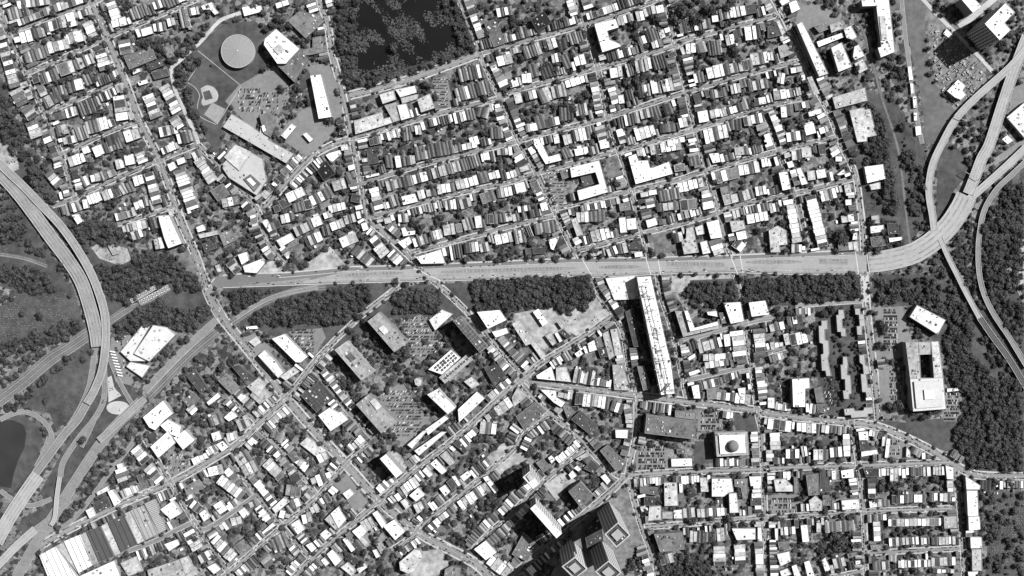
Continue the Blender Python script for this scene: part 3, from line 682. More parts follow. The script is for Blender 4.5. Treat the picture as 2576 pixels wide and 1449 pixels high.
# ground patches: name | tone | corners (plan units)
PATCHES = """lawn|G|480,140 500,112 560,62 640,52 690,90 660,100 655,130 690,165 640,190 600,240 575,275 560,310 548,388 515,345 490,290 468,205
lawn|G|1180,0 0,0 0,0
meadow|G|130,870 222,868 238,930 215,1000 170,1060 140,1080 125,1040 60,1025 100,940
meadow|G|0,770 60,735 180,712 215,830 150,850 60,860 0,870
meadow|G|60,420 95,400 150,500 140,530 110,490
meadow|G|130,1262 175,1240 135,1300 100,1330 55,1345 50,1310
meadow|G|215,930 275,900 330,970 365,1020 250,1135 130,1290 100,1240 200,1060
bare_lot|P|1690,695 1835,692 1850,708 1735,711 1720,735 1688,735
lawn|G|2200,1055 2290,1065 2400,1085 2395,1140 2330,1118 2240,1080
lawn|G|2280,1060 2395,1050 2400,1110
lawn|G|1845,1045 1905,1045 1908,1085 1850,1080
lawn|G|1748,1110 1798,1112 1800,1165 1745,1168
lawn|G|2360,362 2395,362 2430,390 2440,430 2400,480 2370,560 2355,550
lawn|G|2140,690 2180,1060 2060,1040 2050,770
meadow|G|0,190 20,230 90,470 160,545 300,560 330,640 430,640 500,700 540,790 520,830 340,840 290,850 255,700 160,560 100,500 40,440 0,400
meadow|G|0,500 30,500 130,640 180,740 60,740 0,720
meadow|G|2180,230 2250,250 2330,380 2345,520 2300,600 2260,640 2200,640 2150,420
meadow|G|2195,690 2330,690 2420,720 2576,900 2576,1190 2470,1190 2395,1110 2380,900 2280,770 2195,765
meadow|G|2470,600 2576,430 2576,1000 2480,800
meadow|G|560,725 950,712 985,722 1480,692 1500,745 1460,775 1200,795 1080,800 960,800 860,880 700,850 600,810
meadow|G|1735,705 1860,700 2165,692 2168,750 2000,770 1865,765 1745,758
bare_lot|P|225,618 270,610 320,625 330,655 300,668 250,650
bare_lot|P|640,668 690,655 722,690 718,700 640,700
bare_lot|P|762,668 830,620 868,665 770,690
bare_lot|g|722,625 760,610 770,620 745,650
bare_lot|P|1425,775 1500,750 1535,795 1450,845 1400,815
bare_lot|P|1290,790 1390,770 1440,830 1370,880 1310,850
bare_lot|g|1640,590 1690,580 1700,630 1650,640
bare_lot|g|1520,400 1560,390 1565,440 1530,450
bare_lot|P|1370,1220 1420,1185 1450,1210 1400,1260
bare_lot|P|1225,1150 1270,1110 1330,1150 1260,1200
bare_lot|P|0,360 40,370 48,425 15,440 0,430
bare_lot|Y|2320,0 2400,60 2460,150 2480,190 2425,290 2350,200 2335,100
canal_apron|N|2265,0 2320,0 2330,85 2337,190 2375,240 2412,290 2385,330 2372,362 2330,362 2318,250 2290,120
plaza|Y|1385,1449 1440,1330 1480,1290 1560,1240 1580,1215 1600,1300 1622,1350 1590,1400 1570,1449
clearing|G|395,750 440,728 520,738 532,770 470,778 420,775
clearing|g|440,640 492,640 508,688 470,682
parking_lot|A|566,255 600,215 645,190 690,165 720,200 730,235 700,290 655,275 640,330 600,290
parking_lot|A|730,300 800,250 850,320 780,400 700,345
parking_lot|A|773,165 825,160 860,235 862,300 810,300 790,270 765,180
parking_lot|A|1087,200 1124,190 1141,268 1109,277
parking_lot|A|1365,425 1405,420 1440,520 1405,530
parking_lot|A|725,835 810,825 820,850 800,880 790,895 735,845
parking_lot|A|1010,810 1060,790 1110,870 1060,910 1020,850
parking_lot|A|955,1000 1010,960 1080,1060 1020,1130 960,1040
parking_lot|A|1755,1035 1817,1035 1818,1080 1755,1085
parking_lot|A|1600,1120 1680,1125 1680,1180 1600,1185
parking_lot|A|2200,775 2270,770 2290,850 2275,900 2205,905
parking_lot|A|2210,930 2275,930 2275,1045 2215,1045
parking_lot|A|2375,990 2420,985 2420,1060 2375,1060
parking_lot|A|1940,1245 2010,1245 2015,1290 1940,1295
parking_lot|A|410,1145 440,1130 490,1175 440,1200
parking_lot|A|2235,1105 2285,1105 2280,1150 2235,1152
parking_lot|A|2010,15 2080,10 2110,60 2060,90 2000,60
parking_lot|A|280,850 310,830 370,880 330,970 290,960 275,880
forecourt|A|835,1215 875,1195 925,1265 895,1285
forecourt|A|610,850 640,840 690,880 660,905 620,880
plaza|P|1050,1390 1110,1380 1130,1420 1100,1449 1030,1449
garden|G|750,185 775,175 790,210 760,230
garden|G|790,250 800,235 812,245 800,275 775,268
asphalt_yard|A|2540,240 2576,200 2576,300 2540,330
concrete_slab|P|2500,700 2576,600 2576,720 2530,720"""
FORESTS = """2482,735 2515,715 2576,690 2576,880 2545,860 2505,785|.55|mixed scrub woods between the ramp and the right edge
2490,840 2530,900 2576,975 2576,1055 2520,960 2465,855|.75|narrow wood below the dark slip road
2385,585 2440,560 2455,640 2455,720 2430,700 2405,650|.5|trees under the curved viaduct
2570,10 2576,10 2576,120 2560,160 2548,120|.4|trees at the top right edge
0,440 30,500 70,560 60,600 0,560|.5|scrub left of the upper viaduct
0,235 25,240 55,330 92,400 128,470 150,520 115,525 85,470 60,410 20,380 0,330|.9|dark woods on the bank left of the first street grid
165,560 295,562 330,640 420,640 475,680 505,720 498,780 400,800 330,790 280,760 235,690 195,600|.95|dark woods between the motorway curve and the avenue
276,800 330,745 420,745 515,740 535,790 470,830 340,835 290,850|.9|woods above the pale warehouse
0,560 30,560 60,600 115,640 130,655 60,625 0,600|.8|woods left of the motorway
0,665 95,675 148,735 60,735 0,705|.9|woods beside the left edge
0,865 60,850 180,800 212,828 150,850 100,870 0,905|.95|tree belt along the railway by the left cemetery
0,1040 50,965 120,900 205,865 222,868 150,935 85,985 0,1045|.75|tree belt below the railway
572,730 640,727 695,730 640,757 592,785 578,755|.95|woods in the cutting near the avenue bridge
618,802 700,757 765,735 920,717 935,745 905,780 868,815 640,815|.97|large woods in the cutting below the motorway
985,742 1020,728 1108,732 1108,780 1080,792 992,785|.95|woods in the second cutting
1192,702 1478,696 1498,742 1478,775 1340,777 1205,792 1185,742|.97|long woods in the cutting left of the station block
1742,710 1850,714 1853,757 1748,757 1727,745|.95|woods in the cutting right of the station block
1875,702 2163,694 2166,745 2100,762 1872,760|.97|long woods in the cutting at the right
2200,702 2330,702 2400,722 2436,790 2452,830 2436,900 2380,800 2290,762 2210,765|.95|hillside woods above the courthouse
2440,885 2520,970 2576,1065 2576,1185 2440,1172 2400,1100 2430,1000 2420,900 2380,850|.95|hillside woods right of the courthouse
2182,250 2228,300 2240,400 2258,530 2240,550 2205,490 2180,400|.9|wooded slope below the hillside school
2300,390 2325,430 2332,530 2300,590 2282,500 2266,300 2240,230|.8|wooded strip beside the light railway
2455,560 2576,455 2576,680 2540,700 2500,760 2480,700 2472,600|.8|woods right of the ramp
2190,540 2260,560 2290,640 2250,680 2200,640|.8|woods at the foot of the slope
440,170 470,140 498,150 466,200 500,290 530,345 500,332 458,262|.9|tree belt beside the ball ground
845,0 905,0 880,60 900,150 880,222 872,228 852,120|.6|trees on the left bank of the reservoir
872,228 895,192 1040,172 1150,130 1205,130|.8|trees on the lower bank of the reservoir
1110,0 1142,0 1203,130 1150,140 1150,80|.9|trees on the right bank of the reservoir
2055,795 2080,770 2170,775 2175,1030 2110,1040 2075,960|.12|trees among the zigzag apartments
2330,1235 2350,1235 2520,1390 2576,1400 2576,1449 2440,1449 2460,1300 2450,1240|.1|trees of the lower right cemetery
1650,1390 1760,1400 1800,1449 1660,1449|.8|trees along the bottom edge
340,90 430,130 470,100 430,160 350,130|.7|trees between the houses and the water tank path
220,230 0,0 0,0|.1|x
2370,840 2430,850 2440,960 2400,1000|.8|trees behind the courthouse
905,770 870,870 900,890 985,860 1000,930 870,960|.0|x"""
TREES = """312,17,11 660,172,10 677,160,8 505,25,9 522,16,9 440,65,8 322,10,12 170,62,12 200,75,10 225,100,13 130,30,12 45,55,10 35,75,9 60,120,8 165,75,13 195,70,11 235,98,13 260,110,9 175,140,9 270,172,11 225,172,10 205,160,9 150,205,9 175,200,11 295,195,9 312,228,9 110,105,9
522,28,10 532,165,5 480,330,6 503,332,6 520,325,6 707,222,12 830,300,14 860,320,13 845,228,7 850,235,7 695,480,10 1008,430,10 975,470,10 985,118,16 885,75,12 1720,30,24 1750,45,20 1790,20,20 1830,15,16 1600,60,15 1700,45,16
1650,40,14 1770,80,10 1600,110,9 1605,95,10 1595,85,9 1625,170,10 1655,200,12 1670,205,12 1460,250,14 1440,270,14 1475,240,14 1420,260,10 1330,280,9 1350,290,10 1375,160,12 1360,175,12 1400,175,10 1460,170,10 1590,155,12 1845,125,14 1825,140,12 1860,150,12 1600,205,14
1740,140,8 2105,850,9 2120,865,9 2050,820,12 2095,780,14 2075,785,14 2000,800,12 1960,820,10 2150,780,9 2130,800,9 1990,785,12 2030,830,14 2230,905,9 2245,910,8 2215,1010,9 2250,1025,16 2265,1020,14 2235,1020,12 2280,830,5 2225,830,14 2215,815,12 2215,870,12 2230,875,10 2205,790,8
2118,593,20 2125,605,14 2108,600,14 1970,560,10 2023,590,12 2030,610,12 1995,610,10 1515,405,10 1550,465,14 1535,470,10 205,905,10 165,905,12 100,890,11 112,1010,9 55,1010,8 97,795,12 52,790,9 28,880,10 175,745,7 345,1106,12 207,1110,12
1100,780,12 1000,760,12 870,700,1 1430,790,10 1320,735,1 460,1030,8 450,1250,10 490,1360,12 400,1380,12 375,1390,10 2510,1215,14 2545,1220,14 2468,1240,8 2500,1250,8 2560,1330,6 2480,1330,10 2490,1350,10 2475,1250,10 1700,1195,9 1815,1300,1 1760,1265,9 1745,1310,12 1835,1310,14 1850,1322,12
1690,1205,8 1735,1310,10 2450,1250,9 2200,1260,12 2215,1230,12 2230,1380,10 2080,1290,10 2100,1350,16 2120,1370,16 2140,1340,12 2160,1370,12 2100,1380,14 2220,1230,10 2235,1225,10 1950,1305,12 1970,1310,12 2000,1300,10 940,1025,8 945,1060,10 860,960,12 830,930,10 820,960,10 830,1000,8
900,800,14 880,830,12 895,850,12 930,870,12 950,860,12 990,900,10 1000,920,10 1060,1100,10 1070,860,10 1100,870,8 1120,850,10 915,810,12 1010,1300,9 985,1270,10 1000,1350,8 1005,1385,12 730,1010,1 700,1240,10 710,1330,10 830,1100,12 840,1160,10 1180,1270,10 1240,1250,1 1250,1270,14 1230,1240,12 1270,1230,12 1260,1300,12 1225,1300,12
690,470,10 850,410,8 900,280,1 935,480,1 1255,420,10 1200,420,9 1110,500,1 1040,560,12 1060,570,10 1030,545,9 1115,565,10 1090,575,9 1245,520,12 1265,510,12 1280,540,10 1150,440,10 1110,445,9 1020,470,9 1145,355,12 1160,350,12 1430,390,1 1400,400,1 1460,375,1 1300,500,12 1315,490,10"""
# lanes of the raised motorways: kind width height tone | path
DECKS = """viaduct|52|9|C|2186,660 2230,655 2290,640 2340,612 2385,570 2416,525 2432,492|wide curved viaduct sweeping up from the motorway
viaduct|28|9|C|2436,488 2452,448 2470,400 2490,362 2520,270 2540,210 2562,150 2585,90|pale viaduct running up to the top right corner
viaduct|18|10|C|2351,580 2346,540 2339,500 2338,460 2348,410 2370,362 2405,300 2456,245 2540,170 2585,118|narrow pale ramp curling left of the viaducts
viaduct|19|8|C|2440,500 2480,465 2530,420 2585,368|pale viaduct heading to the right edge
viaduct|13|7|A|2585,402 2545,440 2506,478 2476,530 2464,590 2461,640 2464,690 2476,740 2500,790 2540,850 2585,925|dark ramp curving down the right edge
viaduct|13|9|C|2366,600 2385,645 2406,687 2430,735 2465,800|pale slip bridge dropping into the right woods
viaduct|15|8|D|2462,795 2500,850 2540,905 2585,980|dark slip road continuing down the right edge
viaduct|33|8|B|-6,430 42,482 88,542 129,599 169,652 203,706 225,770 240,830 246,872|broad pale viaduct along the left woods
viaduct|20|11|B|-8,405 25,437 60,470 100,512 150,565 190,620 225,680 248,735 263,790 266,850 258,925 238,980 218,1015|right-hand curved viaduct beside the left woods
viaduct|20|6|A|218,1015 195,1055 160,1095 120,1150 90,1190|darker lower end of the curved viaduct
viaduct|34|8|C|96,1195 62,1243 22,1305 -10,1365|pale double viaduct leaving by the left edge
viaduct|11|7|C|150,1200 143,1250 138,1300 128,1322|short pale ramp joining the truck road
viaduct|20|6|C|-8,1425 40,1375 88,1332|pale viaduct at the bottom left corner
viaduct|16|7|B|248,1108 300,1062 342,1022 365,1003|pale overpass above the railway"""
ROADS = """highway|23|A|506,684 521,727 540,768 556,796
highway|19|C|2176,694 2177,724 2181,760
highway|24|A|355,1010 300,1062 250,1120 190,1210 140,1290 95,1360 40,1455
highway|17|A|545,805 480,865 420,925 365,985
highway|11|A|88,1332 130,1300 180,1255
highway|12|A|240,870 232,930 222,980 195,1040 160,1090
highway|10|A|0,1056 30,1042 60,1036 92,1047 118,1070 130,1095 128,1115 112,1145 92,1185
highway|10|A|0,1234 40,1262 80,1272 130,1255
highway|12|A|262,925 262,1000 240,1050 200,1100 160,1160 152,1200
highway|9|A|240,1050 225,1085 205,1125
highway|9|A|385,1050 330,1120 260,1210 200,1290 150,1335
highway|8|A|595,800 640,770 700,743 800,722
highway|14|C|2413,68 2450,40 2505,-6
highway|8|C|2318,-6 2360,40 2413,92 2470,150 2505,190
highway|12|A|2418,470 2470,430 2520,395 2580,355
highway|9|A|2268,0 2280,110 2290,180 2300,260 2320,362
highway|5|A|2560,724 2576,760
highway|12|A|125,1100 110,1140 92,1175"""
RAILS = """railway|34|-5,1010 60,960 125,905 180,870 225,838
railway|20|270,812 325,775 380,748 425,722
railway|24|545,835 480,890 420,950 372,1000
railway|7|2151,32 2175,90 2193,150 2218,245 2256,362 2270,450 2282,562 2290,620
railway|18|580,815 640,775 700,745 760,728 820,722
railway|10|0,640 60,650 118,670"""
# open slots between the carriageways: x0 y0 x1 y1 width
SLOTS = """845,693 1015,686 8;1110,684 1452,674 9;1508,672 1614,671 8;1678,664 1822,665 9;1878,659 2018,658 8;2062,657 2132,658 12"""
MARKS = [(598,128,'the round water tank'),(525,240,'the baseball diamond'),(707,115,'the hospital block'),(1000,80,'the reservoir'),(1000,285,'the long school'),
(1358,50,'the black square yard'),(1535,90,'the U-shaped block'),(2060,120,'the hillside school'),(2225,80,'the white railway slab'),(2405,225,'the substation hall'),
(1480,440,'the horseshoe school'),(1635,430,'the stepped white block'),(815,425,'the black diamond roof'),(650,320,'the factory hall'),(375,875,'the trapezoid warehouse'),
(830,650,'the bare grass lot'),(1650,850,'the station block'),(2325,950,'the courthouse'),(2120,850,'the zigzag apartments'),(1180,830,'the thin slab tower'),
(975,830,'the housing slabs'),(1370,950,'the six-way crossing'),(1690,1075,'the dark office slab'),(1840,1120,'the domed courthouse'),(297,1026,'the oval island'),
(250,1340,'the ribbed factory'),(1550,1340,'the tallest tower'),(1345,1200,'the gridded tower'),(1035,1410,'the rounded office'),(985,1170,'the narrow white slab'),
(875,1240,'the corner forecourt'),(2540,1340,'the lower cemetery'),(1975,1215,'the church hall'),(2445,1300,'the long white terrace'),(420,1070,'the angular school'),
(1165,975,'the paned roof'),(30,1130,'the dark pond'),(430,590,'the comb-shaped block'),(1190,180,'the striped garages'),(1720,120,'the tall crossing trees'),
(2050,600,'the white terrace rows'),(1470,640,'the triangular lot'),(1250,760,'the long woods'),(100,160,'the top left corner'),(200,300,'the left street grid'),
(1850,330,'the upper right grid'),(1100,520,'the upper middle grid'),(1880,600,'the motorway slots'),(500,1400,'the bottom left grid'),(2100,1350,'the garden trees'),(660,1300,'the crossroads street'),
(2300,380,'the wooded slope'),(800,620,'the triangle of houses'),(600,940,'the road bridge'),(540,600,'the solar roof'),(2280,1240,'the lower right grid'),(1000,430,'the school-side grid')]

# raised parts of some roofs: building, bottom, top, tone, corners
EXTRA = [('grey stepped factory hall', 8.5, 13, 'M', '652,290 672,281 698,297 680,345 664,336'), ('grey stepped factory hall', 8.5, 11, 'W', '690,368 697,365 703,372 696,376'), ('grey stepped factory hall', 13, 15, 'W', '658,318 664,314 669,328 662,332'),
('warehouse with curved', 9.5, 13, 'L', '563,395 592,364 632,382 602,430'), ('warehouse with curved', 9.5, 13, 'M', '612,450 630,438 656,462 640,482'), ('warehouse with curved', 13, 14.5, 'W', '620,452 630,446 644,462 636,468'),
('hospital block with rooftop', 25.5, 28, 'W', '672,105 690,92 702,104 684,120'), ('hospital block with rooftop', 25.5, 28.5, 'L', '686,122 702,110 716,124 700,138'), ('hospital block with rooftop', 25.5, 27.5, 'W', '704,142 722,126 734,138 718,152'),
('long white classroom', 21.5, 24, 'L', '2030,195 2042,192 2062,235 2048,240'), ('tall brilliant white slab', 23.5, 26, 'L', '2212,40 2226,40 2232,100 2218,102'),
('white gymnasium', 19.5, 21, 'L', '2100,130 2112,126 2124,150 2112,156'), ('housing slab, topmost', 29.5, 33, 'L', '952,826 965,818 978,834 966,842'), ('housing slab, leftmost', 29.5, 33, 'M', '870,895 882,886 896,902 884,910'), ('housing slab, lowest', 29.5, 33, 'L', '930,1010 942,1001 960,1022 948,1032'),
('left of the crossing of diagonal', 99.5, 104, 'L', '1324,1198 1334,1190 1344,1204 1334,1212')]
# ================================================================ ground
G = surf('mixed_ground', .2, .1)
m, t, b = nt('yards_and_grass')
v1 = noise(t, .11, kind='ShaderNodeTexVoronoi'); v1.inputs['Randomness'].default_value = 1
bwv = t.nodes.new('ShaderNodeRGBToBW'); t.links.new(v1.outputs['Color'], bwv.inputs[0])
n1 = noise(t, .25, 4).outputs[0]; n2 = noise(t, .01, 2).outputs[0]
x = math_(t, 'MULTIPLY', ramp(t, bwv.outputs[0], .25, .75, .03, .17), ramp(t, n1, .3, .7, .5, 1.6))
x = math_(t, 'MULTIPLY', x, ramp(t, n2, .35, .65, .75, 1.25))
t.links.new(x, b.inputs['Base Color']); b.inputs['Roughness'].default_value = .95
structure('ground', [(-4500, -4500, 0), (4500, -4500, 0), (4500, 4500, 0), (-4500, 4500, 0)], [(0, 1, 2, 3)], m)
PM = {'N': surf('dark_apron', .11, .2, .08, .02), 'Y': surf('gravel_yard', .16, .4, .1, .03), 'G': GRASS, 'g': surf('rough_grass', .13, .4, .1, .03), 'P': DIRT, 'A': LOT}
for i, l in enumerate(PATCHES.split('\n')):
    nm, tn, ps = l.split('|'); P = pts(ps)
    if P[1] == P[2]: continue
    z = .03 + .003 * i
    V = [W(*p, z) for p in P]
    structure(nm, V, [tuple(range(len(P)))], PM[tn])
    put(P, 3)
# reservoir: bank, water
P = pts('838,-8 1142,-8 1205,131 872,230 851,110'); put(P, 3)
structure('reservoir_bank', [W(*p, .2) for p in P], [tuple(range(len(P)))], GRASS)
P = pts('893,-8 1128,-8 1178,105 1130,138 1040,166 905,196 872,120 868,50')
structure('water', [W(*p, .23) for p in smooth(P + [P[0]], 3)[:-1]], [tuple(range((len(P)) * 3))], WATER)
P = pts('-8,1062 30,1056 58,1068 66,1088 62,1125 45,1160 34,1195 28,1228 -8,1222'); put(P, 3)
structure('pond', [W(*p, .23) for p in P], [tuple(range(len(P)))], surf('pond_water', .035, .1, .02, .01, .3))
P = pts('-8,1040 60,1046 100,1075 108,1110 90,1170 60,1215 30,1240 -8,1230')
structure('pond_bank', [W(*p, .18) for p in P], [tuple(range(len(P)))], GRASS); put(P, 3)
P = [(68 + 14 * math.cos(a), 458 + 17 * math.sin(a)) for a in np.linspace(0, 2 * math.pi, 15)[:-1]]
structure('pond', [W(*p, .25) for p in P], [tuple(range(14))], WATER)
# baseball ground
def tp(t, s): return [T(t, *p) for p in pts(s)]
bd = smooth(tp('00', '2015,890 2080,858 2150,880 2192,945 2180,1010 2130,1035 2060,1060 2030,1050 2025,1010 2040,985') , 4)
structure('infield_dirt', [W(*p, .26) for p in bd], [tuple(range(len(bd)))], surf('infield_clay', .33, .15))
bd = tp('00', '2035,925 2105,905 2140,990 2060,1010')
structure('infield_grass', [W(*p, .28) for p in bd], [(0, 1, 2, 3)], GRASS)
bd = tp('00', '2130,1030 2265,1095 2180,1245 2050,1150')
structure('sand_court', [W(*p, .27) for p in bd], [(0, 1, 2, 3)], surf('sand', .25, .12))
for s in ('2030,600 1890,810', '1885,830 1960,880 2005,960 1985,1060 2010,1170 2170,1250', '2180,1250 2420,870', '1990,510 2420,860'):
    V, F = ribbon(smooth(tp('00', s)), 1.3, .3); structure('path', V, F, CONC)
oval = [(297 + 29 * math.cos(a), 1026 + 17 * math.sin(a)) for a in np.linspace(0, 2 * math.pi, 25)[:-1]]
structure('traffic_island', [W(*p, .5) for p in oval], [tuple(range(24))], CONC)
P = tp('02', '1080,900 1120,880 1150,1000 1220,1080 1090,1150'); structure('traffic_island', [W(*p, .5) for p in P], [tuple(range(5))], CONC)
put(pts('215,900 275,885 330,960 372,1005 365,1030 250,1140 100,1365 0,1449 0,1235 88,1195 200,1050'), 3)
# ================================================================ streets
ST = []; MV, MF = [], []
def stripe(ax, ay, bx, by, w, z=.5):
    dx, dy = bx - ax, by - ay; l = math.hypot(dx, dy) or 1; nx, ny = -dy / l * w / 2, dx / l * w / 2
    i = len(MV); MV.extend([W(ax + nx, ay + ny, z), W(bx + nx, by + ny, z), W(bx - nx, by - ny, z), W(ax - nx, ay - ny, z)]); MF.append((i, i + 1, i + 2, i + 3))
for i, l in enumerate(STREETS.split('\n')):
    nm, w, sw, ps = l.split('|'); w, sw = float(w), float(sw); w *= 1.32 if w < 9.5 and nm != 'path' else 1.14; sw *= .85; P = smooth(pts(ps), 4)
    ST.append((nm, w, sw, P))
    if sw:
        V, F = ribbon(P, w + 2 * sw, .1 + .0025 * i); structure('pavement', V, F, PAVE)
    put_line(P, w + 2 * sw, 1)
for i, (nm, w, sw, P) in enumerate(ST):
    V, F = ribbon(P, w, .27 + .0025 * i); structure(nm, V, F, PAVE if nm == 'path' else (ASPH if w > 10 else surf('asphalt_worn', .165 + .016 * (i % 5), .15, .25, .03)))
def cross(a, b, c, d):
    r = (b[0] - a[0], b[1] - a[1]); s = (d[0] - c[0], d[1] - c[1]); q = r[0] * s[1] - r[1] * s[0]
    if abs(q) < 1e-9: return None
    t = ((c[0] - a[0]) * s[1] - (c[1] - a[1]) * s[0]) / q; u = ((c[0] - a[0]) * r[1] - (c[1] - a[1]) * r[0]) / q
    if -.05 <= t <= 1.05 and -.05 <= u <= 1.05: return (a[0] + t * r[0], a[1] + t * r[1])
CR = []
for i in range(len(ST)):
    for j in range(i + 1, len(ST)):
        A, B = ST[i][3], ST[j][3]
        if min(max(p[0] for p in A), max(p[0] for p in B)) < max(min(p[0] for p in A), min(p[0] for p in B)) - 2: continue
        for a, b in zip(A[:-1], A[1:]):
            for c, d2 in zip(B[:-1], B[1:]):
                x = cross(a, b, c, d2)
                if x and all(math.hypot(x[0] - q[0], x[1] - q[1]) > 12 for q in CR):
                    CR.append(x)
                    for (u, v, wd, od) in ((a, b, ST[i][1], ST[j][1]), (c, d2, ST[j][1], ST[i][1])):
                        L = math.hypot(v[0] - u[0], v[1] - u[1]) or 1; tx, ty = (v[0] - u[0]) / L, (v[1] - u[1]) / L
                        for s in (-1, 1):
                            q = (x[0] + tx * s * (od / 2 + 2.2), x[1] + ty * s * (od / 2 + 2.2))
                            if 0 < q[0] < NX and 0 < q[1] < NY and occ[int(q[1]), int(q[0])] == 1:
                                n = int(wd / 1.3)
                                for k in range(n):
                                    o = (k + .5) / n * wd - wd / 2
                                    stripe(q[0] - ty * o - tx * 1.2, q[1] + tx * o - ty * 1.2, q[0] - ty * o + tx * 1.2, q[1] + tx * o + ty * 1.2, .5)
# centre and lane lines on the wide avenues
for nm, w, sw, P in ST:
    if w >= 11 and nm != 'path':
        for o in ((-.3, .3) if w < 14 else (-.3, .3, -w / 4, w / 4)):
            Q = offs(P, o)
            for a, b in zip(Q[:-1], Q[1:]):
                L = math.hypot(b[0] - a[0], b[1] - a[1]); n = max(int(L / 8), 1)
                for k in range(n):
                    f0, f1 = k / n, (k + (1 if abs(o) < 1 else .45)) / n
                    stripe(a[0] + (b[0] - a[0]) * f0, a[1] + (b[1] - a[1]) * f0, a[0] + (b[0] - a[0]) * f1, a[1] + (b[1] - a[1]) * f1, .28)
# ================================================================ the sunk motorway with its deck
TOP = pts('528,698 600,690 644,689 719,687 800,680 874,672 1019,669 1287,657 1447,650 1625,649 1837,643 1931,639 2176,630')
BOT = pts('2182,690 2160,688 2000,690 1931,687 1835,685 1680,688 1640,690 1500,697 1470,694 1287,700 1119,706 1030,707 830,713 770,715 644,720 555,723 536,726')
put(TOP + BOT, 1)
structure('motorway_frontage', [W(*p, .66) for p in TOP + BOT], [tuple(range(len(TOP + BOT)))], surf('frontage_asphalt', .15, .1, .2, .02))
def lerp_edge(E, x):
    for a, b in zip(E[:-1], E[1:]):
        if min(a[0], b[0]) <= x <= max(a[0], b[0]): return a[1] + (b[1] - a[1]) * (x - a[0]) / (b[0] - a[0] + 1e-9)
    return E[-1][1]
BR = BOT[::-1]
xs = list(range(760, 2181, 20)); up = [(x, lerp_edge(TOP, x) + 12 + (14 if x < 860 else 0) * (860 - x) / 100) for x in xs]; dn = [(x, lerp_edge(BR, x) - 2.5) for x in xs][::-1]
structure('motorway_deck', [W(*p, .7) for p in up + dn], [tuple(range(len(up + dn)))], surf('deck_concrete', .28, .12, .3, .02))
dn2 = [(x, lerp_edge(BR, x) - 2) for x in range(600, 781, 20)][::-1]; up2 = [(x, lerp_edge(BR, x) - 2.2 - 14 * (x - 600) / 180) for x in range(600, 781, 20)]
structure('motorway_deck', [W(*p, .685) for p in up2 + dn2], [tuple(range(len(up2 + dn2)))], surf('approach_concrete', .22, .12, .3, .02))
for k, dyy in enumerate((9,)):
    Q = [(x, lerp_edge(TOP, x) + 10.5) for x in range(700, 2170, 20)]
    V, F = ribbon(Q, 1.6, .75); structure('kerb_strip', V, F, CONC)
for o_, w_, v_ in ((5, 2.2, .22), (8.6, 1.8, .26), (12.2, 2, .23), (15.5, 1.4, .27)):
    Q = [(x, lerp_edge(BR, x) - o_ + .5 * math.sin(x * .05)) for x in range(800, 2170, 12)]
    V, F = ribbon(Q, w_, .73); structure('worn_lane', V, F, surf('worn_concrete', v_, .25, .1, .02))
Q = [(x, lerp_edge(TOP, x) - 1) for x in range(560, 2170, 20)]
V, F = ribbon(Q, 3.5, .74); structure('pavement', V, F, CONC)
Q = [(x, lerp_edge(BR, x) + 1) for x in range(560, 2170, 20)]
V, F = ribbon(Q, 2., .9, .6)
link('parapet_wall', mesh('parapet_wall', V, F, CONC), label='low pale parapet along the lower edge of the motorway deck', category='wall')
for i, x in enumerate(range(600, 2170, 14)):
    y = lerp_edge(BR, x) - 9
    stripe(x, y, x + 5, y - .1, .35, .78)
for s in ('540,700 520,727', '1040,674 1120,712', '1465,652 1492,700', '1625,650 1637,690', '1655,649 1662,690', '1838,644 1856,690', '1862,643 1870,690', '2152,634 2160,690', '2180,632 2188,690'):
    a, b2 = pts(s); stripe(*a, *b2, 2., .8)
slot_dark = surf('slot_shadow_floor', .06, .2, .3, .1)
for i, s in enumerate(SLOTS.split(';')):
    a, b2, w = s.split(' '); (x0, y0), (x1, y1), w = pts(a)[0], pts(b2)[0], float(w)
    n = int((x1 - x0) / 9)
    A, B = [], []
    for k in range(n + 1):
        f = k / n; hw = w / 2 * min(1, .25 + 4 * f, .25 + 4 * (1 - f)) if i not in (3, 5) else w / 2
        A.append((x0 + (x1 - x0) * f, y0 + (y1 - y0) * f - hw)); B.append((x0 + (x1 - x0) * f, y0 + (y1 - y0) * f + hw))
    structure('sunken_carriageway', [W(*p, .9) for p in A + B[::-1]], [tuple(range(2 * n + 2))], surf('sunken_asphalt', .2, .25, .2, .05))
    root = empty('light_slot', W(x0, y0, 0), label='', category='deck opening', group='open slots along the motorway deck')
    later_label(root, 'long lens-shaped slot crossed by concrete beams', (x0 + x1) / 2, (y0 + y1) / 2)
    Lx, Ly, _ = W(x0, y0, 0)
    def loc(V): return [(v[0] - Lx, v[1] - Ly, v[2]) for v in V]
    for E in (A, B):
        V, F = ribbon(E, .9, 1.6, .9); link('parapet', mesh('parapet', loc(V), F, surf('parapet_concrete', .3, .1)), root)
    for k in range(1, n):
        V, F = ribbon([A[k], B[k]], .9, 1.45, .5); link('beam', mesh('beam', loc(V), F, CONC), root)
